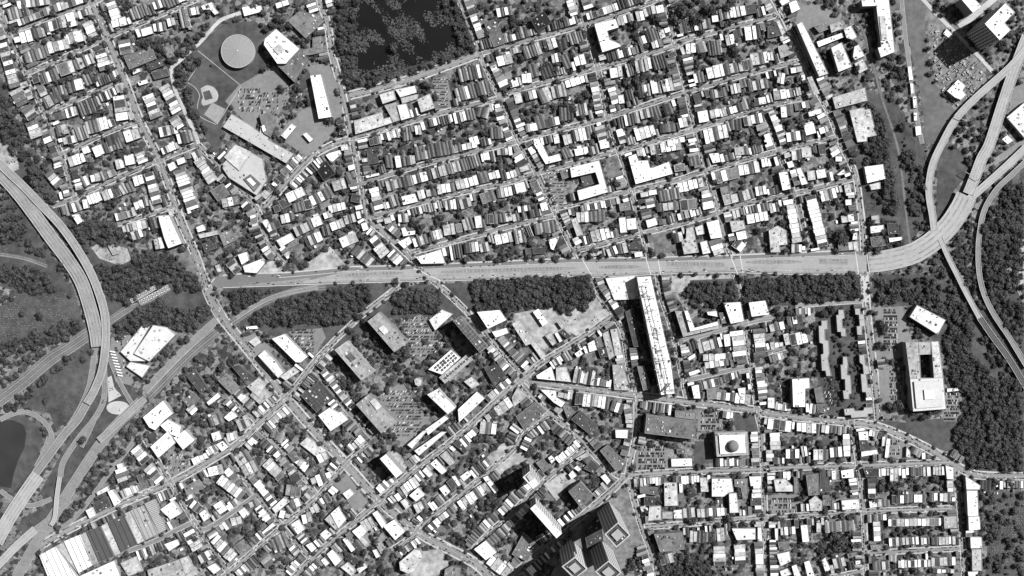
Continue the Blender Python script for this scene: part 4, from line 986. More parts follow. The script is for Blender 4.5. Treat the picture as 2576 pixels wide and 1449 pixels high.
# ================================================================ other roads, railways, raised decks
for i, l in enumerate(ROADS.split('\n')):
    nm, w, tn, ps = l.split('|'); P = smooth(pts(ps)); w = float(w)
    V, F = ribbon(P, w + 2.2, .46 + .003 * i); structure('road_shoulder', V, F, surf('shoulder', .3, .2, .2))
    V, F = ribbon(P, w, .52 + .003 * i); structure('highway', V, F, ASPH if tn == 'A' else CONC)
    put_line(P, w + 4, 1)
    if w > 9:
        for o in ((0,) if w < 15 else (-w / 4, 0, w / 4)):
            Q = offs(P, o)
            for a, b2 in zip(Q[:-1], Q[1:]): stripe(*a, a[0] + (b2[0] - a[0]) * .6, a[1] + (b2[1] - a[1]) * .6, .18, .6)
for i, l in enumerate(RAILS.split('\n')):
    nm, w, ps = l.split('|'); P = smooth(pts(ps)); w = float(w); put_line(P, w + 11, 1)
    V, F = ribbon(P, w, .34 + .003 * i); structure('track_bed', V, F, surf('ballast', .11, .3, .3, .03))
    n = max(int(w / 5), 1)
    for k in range(n):
        o = (k + .5) / n * w - w / 2
        V, F = [], []
        for s in (-.8, .8):
            v, f = ribbon(offs(P, o + s), .4, .55, .2); F += [tuple(q + len(V) for q in g) for g in f]; V += v
        link('railway_track', mesh('railway_track', V, F, surf('rail_steel', .45, .1) if k % 2 else surf('rail_worn', .3, .1)), label='', category='track')
        a = P[len(P) // 2]; later_label(bpy.data.objects[-1] if 0 else col.objects[-1], 'pair of thin steel rails on ballast', a[0], a[1])
PIERM = surf('pier_concrete', .3, .15)
for i, l in enumerate(DECKS.split('\n')):
    nm, w, h, tn, ps, lab = l.split('|'); P = smooth(pts(ps), 6); w = float(w); h = float(h) + .04 * i
    M = {'C': surf('viaduct_concrete', .32, .12, .3, .03), 'B': surf('viaduct_worn', .25, .2, .3, .03), 'A': surf('viaduct_asphalt', .19, .15, .3, .03), 'D': surf('viaduct_dark', .07, .15, .3, .03)}[tn]
    zf = (lambda f, h=h: h * (.1 + .9 * min(1, f * 3))) if i == 0 else (lambda f, h=h: h)
    bx, by, _ = W(*P[len(P) // 2], h); root = empty('viaduct', (bx, by, 0), label=lab, category='viaduct')
    def loc(V): return [(v[0] - bx, v[1] - by, v[2]) for v in V]
    V, F = ribbon(P, w, h, 1.4, zf); link('deck', mesh('deck', loc(V), F, M), root)
    for s in (-1, 1):
        V, F = ribbon(offs(P, s * (w / 2 - .4)), .7, h + 1, 1.1, (lambda f: zf(f) + 1)); link('parapet', mesh('parapet', loc(V), F, surf('parapet_pale', .55, .1)), root)
    V, F = [], []
    for o in ((-w / 6, w / 6) if w < 25 else (-w * .3, -w * .1, w * .1, w * .3)):
        v, f = ribbon(offs(P, o), .2, h, 0, (lambda f2: zf(f2) + .06)); F += [tuple(q + len(V) for q in g) for g in f]; V += v
    link('lane_marking', mesh('lane_marking', loc(V), F, PAINT), root)
    for o in ((-w * .22, w * .22) if w < 25 else (-w * .36, -w * .12, w * .12, w * .36)):
        V, F = ribbon(offs(P, o), w * .07, h, 0, (lambda f2: zf(f2) + .04)); link('worn_lane', mesh('worn_lane', loc(V), F, surf('worn_deck', {'C': .25, 'B': .17, 'A': .14, 'D': .05}[tn], .3, .08, .02)), root)
    L = -60 if i == 0 else 0
    for a, b2 in zip(P[:-1], P[1:]):
        L += math.hypot(b2[0] - a[0], b2[1] - a[1])
        if L > 38:
            L = 0; dx, dy = b2[0] - a[0], b2[1] - a[1]; l2 = math.hypot(dx, dy); nx, ny = -dy / l2 * w * .4, dx / l2 * w * .4
            V, F = ribbon([(a[0] - nx, a[1] - ny), (a[0] + nx, a[1] + ny)], 2.2, h - 1.2, h - 1.2); link('pier', mesh('pier', loc(V), F, PIERM), root)
    put_line(P, w + 6, 1)
    if w > 20:  # joints across the deck
        pass
# gantries over the ramps
for (x0, y0, x1, y1) in ((2403, 292, 2432, 304), (2428, 432, 2464, 452), (268, 1000, 262, 1010)):
    ax, ay, _ = W(x0, y0, 17); root = empty('sign_gantry', (ax, ay, 0), category='gantry', label='')
    later_label(root, 'thin metal sign gantry spanning the carriageway', x0, y0)
    V, F = ribbon([(x0, y0), (x1, y1)], 1.2, 17.5, 1.2); link('truss_beam', mesh('truss_beam', [(v[0] - ax, v[1] - ay, v[2]) for v in V], F, HVAC[1]), root)
    for (x, y) in ((x0, y0), (x1, y1)):
        V, F = ribbon([(x - .4, y), (x + .4, y)], .8, 17, 17); link('post', mesh('post', [(v[0] - ax, v[1] - ay, v[2]) for v in V], F, HVAC[1]), root)
# truss bridge over the left cutting
for k, (P, lab) in enumerate(((pts('330,758 392,722'), 'upper lattice truss span of the railway bridge'), (pts('352,762 425,722'), 'lower lattice truss span of the railway bridge'))):
    ax, ay, _ = W(*P[0], 6); root = empty('truss_bridge', (ax, ay, 0), label=lab, category='bridge')
    def loc(V): return [(v[0] - ax, v[1] - ay, v[2]) for v in V]
    V, F = ribbon(P, 10, 1.2, .8); link('bridge_deck', mesh('bridge_deck', loc(V), F, surf('bridge_timber', .1, .2)), root)
    for s in (-1, 1):
        Q = offs(P, s * 5); V, F = ribbon(Q, 1, 7, 1); link('chord', mesh('chord', loc(V), F, HVAC[2]), root)
        V, F = ribbon(Q, .8, 6, 5); link('web', mesh('web', loc(V), F, HVAC[1]), root)
    A, B = offs(P, 5), offs(P, -5); V, F = [], []
    for j in range(11):
        g = [lambda f, E=E: (E[0][0] + (E[1][0] - E[0][0]) * f, E[0][1] + (E[1][1] - E[0][1]) * f) for E in (A, B)]
        for q0, q1 in ((g[0](j / 11), g[1]((j + 1) / 11)), (g[1](j / 11), g[0]((j + 1) / 11)), (g[0](j / 11), g[1](j / 11))):
            v, f = ribbon([q0, q1], .7, 7.2, .4); F += [tuple(q + len(V) for q in h2) for h2 in f]; V += v
    link('lattice', mesh('lattice', loc(V), F, HVAC[2]), root)
structure('road_marking', MV, flip(MF), PAINT)
# forests and the two special banks stay free of houses
FOR = []
for l in FORESTS.split('\n'):
    ps, d2, lab = l.split('|'); P = pts(ps)
    if lab == 'x': continue
    FOR.append((P, float(d2), lab)); r = mask_poly(P)
    if r and float(d2) > .5:
        x0, y0, mm = r; s = occ[y0:y0 + mm.shape[0], x0:x0 + mm.shape[1]]; s[mm & (s == 0)] = 3
# ================================================================ buildings
def inset(P, d):
    n = len(P); A = sum(P[i][0] * P[(i + 1) % n][1] - P[(i + 1) % n][0] * P[i][1] for i in range(n)); s = 1 if A > 0 else -1; R = []
    for i in range(n):
        a, b2, c = P[i - 1], P[i], P[(i + 1) % n]
        u = (b2[0] - a[0], b2[1] - a[1]); v = (c[0] - b2[0], c[1] - b2[1]); lu, lv = math.hypot(*u) or 1, math.hypot(*v) or 1
        n1_, n2_ = (-u[1] / lu * s, u[0] / lu * s), (-v[1] / lv * s, v[0] / lv * s); k = 1 + n1_[0] * n2_[0] + n1_[1] * n2_[1]; k = max(k, .35)
        R.append((b2[0] + (n1_[0] + n2_[0]) / k * d, b2[1] + (n1_[1] + n2_[1]) / k * d))
    return R
UNIT = {}
def unit_box(m):
    if m.name not in UNIT:
        V = [(x, y, z) for z in (0, 1) for x, y in ((-.5, -.5), (.5, -.5), (.5, .5), (-.5, .5))]
        UNIT[m.name] = mesh('rooftop_unit', V, [(3, 2, 1, 0), (4, 5, 6, 7), (0, 1, 5, 4), (1, 2, 6, 5), (2, 3, 7, 6), (3, 0, 4, 7)], m)
    return UNIT[m.name]
def box(name, m, parent, x, y, z, sx, sy, sz, rz=0.):
    o = link(name, unit_box(m), parent); o.location = (x, y, z); o.scale = (sx, sy, sz); o.rotation_euler = (0, 0, rz); return o
def pip(P, x, y):
    c = False
    for i in range(len(P)):
        (ax, ay), (bx, by) = P[i], P[i - 1]
        if (ay > y) != (by > y) and x < (bx - ax) * (y - ay) / (by - ay) + ax: c = not c
    return c
def prism(name, P, h, tone, lab, cat, roof=None, wall=None, units=None, rim=.9, parts=True):
    """A flat-roofed building from its roof outline in plan units; walls drop straight down from it."""
    cx, cy = sum(p[0] for p in P) / len(P), sum(p[1] for p in P) / len(P)
    Q = [W(*p, h)[:2] for p in P]; A = sum(Q[i][0] * Q[(i + 1) % len(Q)][1] - Q[(i + 1) % len(Q)][0] * Q[i][1] for i in range(len(Q)))
    if A < 0: Q = Q[::-1]
    bx, by, _ = W(cx, cy, h); Q = [(q[0] - bx, q[1] - by) for q in Q]; n = len(Q); I = inset(Q, .6)
    root = empty(name, (bx, by, 0), category=cat, label=lab)
    if not lab: later_label(root, {'W': 'white', 'L': 'pale', 'M': 'grey', 'D': 'dark', 'K': 'black'}[tone] + ' flat-roofed ' + cat, cx, cy)
    V = [(*q, -.5) for q in Q] + [(*q, h + rim) for q in Q] + [(*q, h + rim) for q in I] + [(*q, h - .2) for q in I]
    F = [(i, (i + 1) % n, n + (i + 1) % n, n + i) for i in range(n)] + [(n + i, n + (i + 1) % n, 2 * n + (i + 1) % n, 2 * n + i) for i in range(n)] + [(2 * n + i, 2 * n + (i + 1) % n, 3 * n + (i + 1) % n, 3 * n + i) for i in range(n)]
    wall = wall or wall_m({'W': .42, 'L': .36, 'M': .26, 'D': .16, 'K': .1}[tone])
    link('wall', mesh('wall', V, F, wall), root)
    link('roof', mesh('roof', [(*q, h) for q in I], [tuple(range(n))], roof or roof_m(tone)), root)
    area = abs(A) / 2; k = units if units is not None else min(26, int(area / 170) + (1 if area > 60 else 0))
    xs_, ys_ = [q[0] for q in I], [q[1] for q in I]; J = inset(Q, 2.4); c = 0; tries = 0
    a0 = math.atan2(Q[1][1] - Q[0][1], Q[1][0] - Q[0][0])
    while c < k and tries < 200:
        tries += 1; x, y = rnd.uniform(min(xs_), max(xs_)), rnd.uniform(min(ys_), max(ys_))
        if pip(J, x, y):
            s = rnd.choice((1., 1.4, 2., 3.)) * (1.35 if area > 1500 else 1); mm = rnd.choice(HVAC if tone in 'MD' else (HVAC[1], HVAC[2], HVAC[0]))
            box(rnd.choice(('roof_hatch', 'vent', 'cooling_unit')), mm, root, x, y, h - .05, s, s * rnd.uniform(.6, 1.6), rnd.uniform(.8, 2.4), a0); c += 1
    put(P, 2)
    return root, (bx, by), Q
def near_ang(P):
    a, b2 = W(*P[0]), W(*P[1]); return math.atan2(b2[1] - a[1], b2[0] - a[0])
BLD = []
for l in POLYS.split('\n'):
    hd, lab = l.split('|'); t_, h, tn, ps = hd.split(' ', 3); P = [T(t_, *p) for p in pts(ps)]; h = float(h)
    BLD.append((t_, h, tn, P, lab.strip()))
CAT = lambda h, area: 'tower' if h > 60 else ('apartment block' if h >= 18 else ('hall' if area > 1200 else 'building'))
for t_, h, tn, P, lab in BLD:
    area = abs(sum(P[i][0] * P[i - 1][1] - P[i - 1][0] * P[i][1] for i in range(len(P)))) / 2 * K * K
    cat = CAT(h, area); roof = wall = None; units = None
    if 'ribbed' in lab and 'factory' in lab:
        roof = wave_roof('white_seam_roof' if tn == 'W' else 'dark_seam_roof', .8 if tn == 'W' else .07, .12 if tn == 'W' else .02, 12, math.radians(24)); units = 3
    if 'fine white grid' in lab: roof = wave_roof('gridded_roof', .2, .75, 4, math.radians(-66)); units = 0
    if 'rows of dark panels' in lab: roof = wave_roof('panelled_roof', .3, .08, 9, math.radians(24))
    if 'ribbed-roof' in lab: roof = wave_roof('ribbed_white_roof', .8, .35, 5, math.radians(-40))
    if 'mesh of beams' in lab: units = 60
    if h > 80: wall = wall_m(.7, 'ribbed_facade')
    if 'trapezoid warehouse' in lab or 'warehouse with curved' in lab or 'stepped factory hall' in lab or 'vast pale courthouse' in lab: roof = surf('pale_membrane' if tn != 'L' or 'hall' not in lab else 'worn_membrane', .55 if 'trapezoid' in lab or 'courthouse' in lab else .4, .08, .1, .03)
    if 'housing slab' in lab: roof = surf('stained_roof', .3 if tn == 'L' else .25, .3, .15, .04)
    if 'grey apartment range' in lab: roof = surf('estate_shingles', .32, .12, .3, .05); units = 2
    nm = {'tower': 'tower', 'apartment block': 'apartment_building', 'hall': 'hall', 'building': 'building'}[cat]
    root, (bx, by), Q = prism(nm, P, h, tn, lab, cat, roof, wall, units)
    def child_poly(name, fr, z0, z1, m, cen=None):
        cx_ = sum(q[0] for q in Q) / len(Q); cy_ = sum(q[1] for q in Q) / len(Q); n = len(Q)
        R = [(cx_ + (q[0] - cx_) * fr, cy_ + (q[1] - cy_) * fr) for q in Q]
        return link(name, mesh(name, [(*q, z0) for q in R] + [(*q, z1) for q in R], [(i, (i + 1) % n, n + (i + 1) % n, n + i) for i in range(n)] + [tuple(range(n, 2 * n))], m), root)
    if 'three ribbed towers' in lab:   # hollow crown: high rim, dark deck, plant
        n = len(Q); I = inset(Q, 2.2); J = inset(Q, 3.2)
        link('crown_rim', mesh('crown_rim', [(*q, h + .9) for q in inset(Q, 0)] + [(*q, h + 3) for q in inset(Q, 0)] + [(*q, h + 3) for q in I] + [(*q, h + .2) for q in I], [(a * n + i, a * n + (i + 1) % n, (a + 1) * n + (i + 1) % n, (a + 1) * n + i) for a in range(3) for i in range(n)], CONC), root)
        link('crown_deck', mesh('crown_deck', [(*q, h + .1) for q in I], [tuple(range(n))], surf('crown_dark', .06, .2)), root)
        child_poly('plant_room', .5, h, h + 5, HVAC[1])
    for key, z0, z1, tn2, ps2 in EXTRA:
        if key in lab:
            q2 = [W(*p, z1)[:2] for p in pts(ps2)]; n2 = len(q2); q2 = [(q[0] - bx, q[1] - by) for q in q2]
            if sum(q2[i][0] * q2[(i + 1) % n2][1] - q2[(i + 1) % n2][0] * q2[i][1] for i in range(n2)) < 0: q2 = q2[::-1]
            link('upper_block', mesh('upper_block', [(*q, z0) for q in q2] + [(*q, z1) for q in q2], [(i, (i + 1) % n2, n2 + (i + 1) % n2, n2 + i) for i in range(n2)] + [tuple(range(n2, 2 * n2))], [wall_m(.3), roof_m(tn2)], [0] * n2 + [1]), root)
    if 'dark office slab' in lab: child_poly('raised_roof', .6, h, h + 5, surf('raised_roof', .13, .15))
    if 'domed courthouse' in lab:
        cx_, cy_, _ = W(*T('23', 2215, 140), h); V, F = [], []
        for j in range(6):
            a = j / 5 * math.pi / 2
            for k in range(16): V.append((cx_ - bx + 13 * math.cos(a) * math.cos(k * math.pi / 8), cy_ - by + 13 * math.cos(a) * math.sin(k * math.pi / 8), h + 6 + 12 * math.sin(a)))
        for j in range(5):
            for k in range(16): F.append((j * 16 + k, j * 16 + (k + 1) % 16, (j + 1) * 16 + (k + 1) % 16, (j + 1) * 16 + k))
        link('dome', mesh('dome', V, F, surf('dome_copper', .16, .2)), root)
        V = [(cx_ - bx + 14 * math.cos(k * math.pi / 8), cy_ - by + 14 * math.sin(k * math.pi / 8), z) for z in (h, h + 6) for k in range(16)]
        link('drum', mesh('drum', V, [(k, (k + 1) % 16, 16 + (k + 1) % 16, 16 + k) for k in range(16)] + [tuple(range(16, 32))], CONC), root)
        child_poly('upper_storey', .78, h, h + 3.5, roof_m('W'))
    if lab.startswith('vast pale courthouse'):
        child_poly('upper_block', .82, h, h + 4, surf('court_roof', .5, .1)); child_poly('skylight', .3, h + 4, h + 7, surf('skylight_glass', .62, .05))
    if 'solar array' in lab or 'grid roof' in lab or 'paned' in lab or 'roof panes' in lab or 'skylight strips' in lab:
        a0, L0 = max(((math.atan2(Q[(i + 1) % len(Q)][1] - Q[i][1], Q[(i + 1) % len(Q)][0] - Q[i][0]), math.hypot(Q[(i + 1) % len(Q)][1] - Q[i][1], Q[(i + 1) % len(Q)][0] - Q[i][0])) for i in range(len(Q))), key=lambda q: q[1])
        J = inset(Q, 3.2); ca, sa = math.cos(a0), math.sin(a0)
        for u in range(-12, 13):
            for v in range(-3, 4):
                x, y = u * 8 * ca - v * 7 * sa, u * 8 * sa + v * 7 * ca
                if pip(J, x, y): box('roof_pane', HVAC[0], root, x, y, h, 6.2, 5, .5, a0)
    if 'mesh of beams' in lab:
        A, B = T('22', 1310, 0), T('22', 1560, 1060)
        for k in range(46):
            f = rnd.random(); cxx, cyy = A[0] + (B[0] - A[0]) * f + (2 if k % 2 else 0), A[1] - 20 + (B[1] - A[1] + 20) * f
            x, y, _ = W(cxx, cyy, h); box('roof_beam', rnd.choice(HVAC[:2]), root, x - bx + rnd.uniform(-8, 8), y - by, h + rnd.uniform(1, 3), rnd.choice((8, 12, 20, 30)), rnd.choice((.6, .9, 1.6)), .8, math.radians(rnd.choice((8, 8, 8, 50, -35, 98))))
        for off in (-10, 0, 10):
            x, y, _ = W((A[0] + B[0]) / 2 + off, (A[1] + B[1]) / 2 - 6, h); box('roof_rail', HVAC[1], root, x - bx, y - by, h + 2.4, 235, .9, .9, math.radians(-76.6))
# pitched roofs on the church hall and school hall are real ridges
# the round water tank
tx, ty, _ = W(598.2, 128.9, 11); R_ = 41.5 * K; root = empty('water_tank', (tx, ty, 0), label='round covered water tank with a faintly ribbed conical roof', category='water tank')
n = 64; V = [(R_ * math.cos(a), R_ * math.sin(a), z) for z in (-.5, 11) for a in np.linspace(0, 2 * math.pi, n + 1)[:-1]]
link('wall', mesh('wall', V, [(i, (i + 1) % n, n + (i + 1) % n, n + i) for i in range(n)], surf('tank_wall', .35, .1)), root)
V = [(0, 0, 14)] + [(R_ * .985 * math.cos(a), R_ * .985 * math.sin(a), 11.2) for a in np.linspace(0, 2 * math.pi, n + 1)[:-1]]
mt, t, b = nt('tank_roof'); g = t.nodes.new('ShaderNodeTexCoord'); sp = t.nodes.new('ShaderNodeSeparateXYZ'); t.links.new(g.outputs['Object'], sp.inputs[0])
an = math_(t, 'ARCTAN2', sp.outputs[1], sp.outputs[0]); cb = t.nodes.new('ShaderNodeCombineXYZ'); t.links.new(math_(t, 'MULTIPLY', an, 9), cb.inputs[0])
q = noise(t, 1.2, 4, .6, cb.outputs[0]).outputs[0]; t.links.new(ramp(t, q, .3, .7, .18, .3), b.inputs['Base Color'])
link('roof', mesh('roof', V, [(0, 1 + i, 1 + (i + 1) % n) for i in range(n)], mt), root)
V = [(R_ * s * math.cos(a), R_ * s * math.sin(a), 11.9) for s in (.975, 1.01) for a in np.linspace(0, 2 * math.pi, n + 1)[:-1]]
link('rim', mesh('rim', V, [(i, n + i, n + (i + 1) % n, (i + 1) % n) for i in range(n)], surf('tank_rim', .4, .05)), root)
box('hatch', HVAC[2], root, 0, 0, 13.6, 2.4, 2.4, 1.6); put([(598 + 50 * math.cos(a), 129 + 50 * math.sin(a)) for a in np.linspace(0, 6.2, 20)], 3)
# jetty rotunda
x, y, _ = W(*T('32', 1975, 1015), 4.5); root = empty('rotunda', (x, y, 0), label='small white round terrace at the end of the courthouse walkway', category='rotunda')
V = [(9 * math.cos(a), 9 * math.sin(a), z) for z in (-.5, 4.5) for a in np.linspace(0, 2 * math.pi, 25)[:-1]]
link('wall', mesh('wall', V, [(i, (i + 1) % 24, 24 + (i + 1) % 24, 24 + i) for i in range(24)], CONC), root); link('roof', mesh('roof', V[24:], [tuple(range(24))], roof_m('W')), root); box('vent', HVAC[1], root, 1, 1, 4.5, 1.5, 1.5, 1)
# ---------------------------------------------------------------- houses in rows
HOUSES = []   # x, y (plan), width, depth, angle (plan), tone, height
def add_house(x, y, w, dp, a, tn, h):
    HOUSES.append((x, y, w, dp, a, tn, h)); put(rect(x, y, w, dp, a), 2)
def rect(x, y, w, dp, a):
    c, s = math.cos(a), math.sin(a)
    return [(x + u * w / 2 * c - v * dp / 2 * s, y + u * w / 2 * s + v * dp / 2 * c) for u, v in ((-1, -1), (1, -1), (1, 1), (-1, 1))]
def way(P):
    r = mask_poly(P)
    if not r or not r[2].any(): return 0.
    x0, y0, m = r; s = occ[y0:y0 + m.shape[0], x0:x0 + m.shape[1]]
    return float((s[m] == 1).mean())
for t_, body in ROWS.items():
    for e in body.replace('\n', '').split(';'):
        x0, y0, x1, y1, dp, tn = e.split(' '); (ax, ay), (bx, by) = T(t_, float(x0), float(y0)), T(t_, float(x1), float(y1)); dp = float(dp) / 3.994
        it = []
        for ch in tn:
            if ch.isdigit(): it[-1][1] = int(ch)
            else: it.append([ch, 1])
        tot = sum(i[1] for i in it); L = math.hypot(bx - ax, by - ay); a = math.atan2(by - ay, bx - ax); s = 0
        if tot < 2 and L < 10: pass
        if a > math.radians(45) or a < -math.radians(45): pass
        for ch, k in it:
            f = (s + k / 2) / tot; s += k; w = L * k / tot * (.97 if ch.islower() else .95)
            hx, hy, hd = ax + (bx - ax) * f + rnd.uniform(-.3, .3), ay + (by - ay) * f + rnd.uniform(-.5, .5), dp * rnd.uniform(.86, 1.02); ux, uy = -math.sin(a), math.cos(a)
            if not (-10 < hx < NX + 10 and -10 < hy < NY + 10): continue
            sh = min((way(rect(hx + ux * q, hy + uy * q, w, hd, a)) + .004 * abs(q), abs(q), q) for q in (0, -1.5, 1.5, -3, 3, -4.5, 4.5))[2]
            hx, hy = hx + ux * sh, hy + uy * sh; z_ = 0
            while way(rect(hx, hy, w, hd, a)) > .04 and z_ < 5: hd *= .87; z_ += 1
            if way(rect(hx, hy, w, hd, a)) > .3: continue
            add_house(hx, hy, w, hd, a, ch, rnd.choice((9, 10, 10.5, 11.5)))
NROW = len(HOUSES)
# ---------------------------------------------------------------- fill what the rows leave open along the streets
for nm, w, sw, P in ST:
    if sw == 0 or w > 17: continue
    for side in (-1, 1):
        dist = 0; tot = sum(math.hypot(b2[0] - a[0], b2[1] - a[1]) for a, b2 in zip(P[:-1], P[1:])); wd = 7.5; ty_ = rnd.random()
        while dist < tot - 4:
            if rnd.random() < .2: ty_ = rnd.random(); wd = rnd.choice((6.2, 7, 7.8, 9.5))
            dp = rnd.uniform(15, 22) if ty_ < .8 else rnd.uniform(20, 27); q = dist + wd / 2; acc = 0
            for a, b2 in zip(P[:-1], P[1:]):
                l2 = math.hypot(b2[0] - a[0], b2[1] - a[1])
                if acc + l2 >= q or b2 is P[-1]: break
                acc += l2
            f = (q - acc) / (l2 or 1); an = math.atan2(b2[1] - a[1], b2[0] - a[0]); o = side * (w / 2 + sw + .8 + dp / 2)
            x, y = a[0] + (b2[0] - a[0]) * f - math.sin(an) * o, a[1] + (b2[1] - a[1]) * f + math.cos(an) * o
            if -8 < x < NX + 8 and -8 < y < NY + 8 and share(rect(x, y, wd, dp, an)) < .03 and rnd.random() < .93:
                tn = rnd.choice('WWLLDMM' if ty_ < .5 else 'lmmddlW'); add_house(x, y, wd * .96, dp, an, tn, rnd.choice((8, 9, 10, 11))); dist += wd
            else: dist += 2.2
# second rank of small back buildings
for _ in range(5200):
    x, y = rnd.uniform(5, NX - 5), rnd.uniform(5, NY - 5)
    if occ[int(y), int(x)]: continue
    dn, di = min((math.hypot(x - q[0], y - q[1]), i) for i, q in enumerate(HOUSES[:])) 
    if dn > 22: continue
    a = HOUSES[di][4]; w_, d_ = rnd.uniform(3.5, 6.5), rnd.uniform(4, 9)
    if share(rect(x, y, w_ + 1, d_ + 1, a)) < .01: HOUSES.append((x, y, w_, d_, a, rnd.choice('WLMMDDml'), rnd.choice((3, 3.5, 6)))); put(rect(x, y, w_, d_, a), 2)
# unit meshes of a house, one metre cubed, stretched per house
def uw(m):
    r, V, F = .04, [], []
    for z, s in ((0, .5), (1, .5), (1, .5 - r), (.93, .5 - r)): V += [(-s, -s, z), (s, -s, z), (s, s, z), (-s, s, z)]
    for a in range(3): F += [(a * 4 + i, a * 4 + (i + 1) % 4, a * 4 + 4 + (i + 1) % 4, a * 4 + 4 + i) for i in range(4)]
    return mesh('wall', V, F, m)
WALLS = [uw(wall_m(v)) for v in (.14, .3, .42)]
ROOFS = {c: mesh('roof', [(-.46, -.46, .95), (.46, -.46, .95), (.46, .46, .95), (-.46, .46, .95)], [(0, 1, 2, 3)], roof_m(c)) for c in 'WLMD'}
GW = [mesh('wall', [(-.5, -.5, 0), (.5, -.5, 0), (.5, .5, 0), (-.5, .5, 0), (-.5, -.5, .78), (.5, -.5, .78), (.5, .5, .78), (-.5, .5, .78), (0, -.5, 1), (0, .5, 1)],
      [(0, 1, 5, 8, 4), (1, 2, 6, 5), (2, 3, 7, 9, 6), (3, 0, 4, 7)], wall_m(v)) for v in (.14, .3, .42)]
GR = {c: mesh('roof', [(-.54, -.52, .765), (0, -.52, 1.01), (.54, -.52, .765), (-.54, .52, .765), (0, .52, 1.01), (.54, .52, .765), (-.54, -.52, .74), (0, -.52, .98), (.54, -.52, .74), (-.54, .52, .74), (0, .52, .98), (.54, .52, .74)],
      [(0, 1, 4, 3), (1, 2, 5, 4), (6, 9, 10, 7), (7, 10, 11, 8), (0, 3, 9, 6), (2, 8, 11, 5), (0, 6, 7, 1), (1, 7, 8, 2), (3, 4, 10, 9), (4, 5, 11, 10)], pitch_m(c)) for c in 'lmd'}
flat = sorted((i for i, q in enumerate(HOUSES) if q[5].isupper() and q[6] > 7), key=lambda i: -HOUSES[i][2] * HOUSES[i][3]); gab = sorted((i for i, q in enumerate(HOUSES) if q[5].islower() and q[6] > 7), key=lambda i: -HOUSES[i][2] * HOUSES[i][3])
IND = set(flat[:298]) | set(gab[:298])
sheds = sorted((i for i, q in enumerate(HOUSES) if q[6] <= 7), key=lambda i: -HOUSES[i][2] * HOUSES[i][3]); SH = set(sheds[:290])
WING = [surf('wing_roof', v_, .2, .2, .05) for v_ in (.06, .14, .3, .55)]
TW = {'W': 'white', 'L': 'pale', 'M': 'grey', 'D': 'dark', 'l': 'pale', 'm': 'grey', 'd': 'dark'}
rest = {'flat': [], 'gable': [], 'shed': []}
print('houses', len(HOUSES), 'rows', NROW, 'flat', len(flat), 'gable', len(gab), 'sheds', len(sheds))
for i, (x, y, w, dp, a, tn, h) in enumerate(HOUSES):
    px, py, _ = W(x, y, h); S = (w * K, dp * K, h); k = rnd.randrange(3)
    if i in IND or i in SH:
        big = i in IND; cat = 'house' if big else 'shed'
        nm = ('row_house' if tn.isupper() else 'gabled_house') if big else 'shed'
        root = empty(nm, (px, py, 0), -a, category=cat, label='', group={'row_house': 'flat-roofed houses in street rows', 'gabled_house': 'pitched-roof houses in street rows', 'shed': 'small back buildings in yards'}[nm])
        later_label(root, TW[tn] + (' flat-roofed ' if tn.isupper() else ' pitched-roof ') + cat, x, y)
        wl = link('wall', (WALLS if tn.isupper() else GW)[k], root); wl.scale = S
        rf = link('roof', (ROOFS if tn.isupper() else GR)[tn], root); rf.scale = S
        if big:
            if rnd.random() < .55:
                for sd in (-1, 1):
                    ex = rnd.uniform(2.5, 6); q_ = (x - math.sin(a) * sd * (dp / 2 + 4), y + math.cos(a) * sd * (dp / 2 + 4))
                    if 0 <= q_[0] < NX and 0 <= q_[1] < NY and occ[int(q_[1]), int(q_[0])] == 0:
                        box('rear_wing', rnd.choice(WING), root, rnd.uniform(-.15, .15) * S[0], -sd * (S[1] / 2 + ex / 2), -.2, S[0] * rnd.uniform(.45, .7), ex, h * rnd.uniform(.35, .8)); break
            if tn.isupper():
                for q in range(rnd.choice((1, 2, 2, 3))): box(rnd.choice(('roof_hatch', 'chimney', 'vent')), rnd.choice(HVAC[:2] if tn in 'WL' else HVAC), root, rnd.uniform(-.3, .3) * S[0], rnd.uniform(-.38, .38) * S[1], h * .9, rnd.uniform(.8, 1.8), rnd.uniform(.8, 2.4), 2.2)
            else: box('chimney', HVAC[rnd.randrange(3)], root, .2 * S[0], rnd.uniform(-.35, .35) * S[1], h * .8, .9, 1.1, 3.)
    else: rest['shed' if h <= 7 else ('flat' if tn.isupper() else 'gable')].append((px, py, S, -a, tn, k))
def merged(name, L, lab, cat):
    mats = []; V, F, I = [], [], []
    def add(me, px, py, S, a):
        c, s = math.cos(a), math.sin(a); m0 = me.materials[0]
        if m0 not in mats: mats.append(m0)
        j = mats.index(m0); o = len(V)
        for v in me.vertices:
            x, y = v.co.x * S[0], v.co.y * S[1]; V.append((px + x * c - y * s, py + x * s + y * c, v.co.z * S[2]))
        for p in me.polygons: F.append(tuple(q + o for q in p.vertices)); I.append(j)
    for px, py, S, a, tn, k in L:
        add((WALLS if tn.isupper() else GW)[k], px, py, S, a); add((ROOFS if tn.isupper() else GR)[tn], px, py, S, a)
    if V: link(name, mesh(name, V, F, mats, I), kind='stuff', label=lab, category=cat)
merged('row_houses', rest['flat'], 'the many smaller flat-roofed row houses filling the blocks', 'houses')
merged('gabled_houses', rest['gable'], 'the many smaller pitched-roof houses filling the blocks', 'houses')
merged('sheds', rest['shed'], 'small sheds and garages scattered in the back yards', 'sheds')
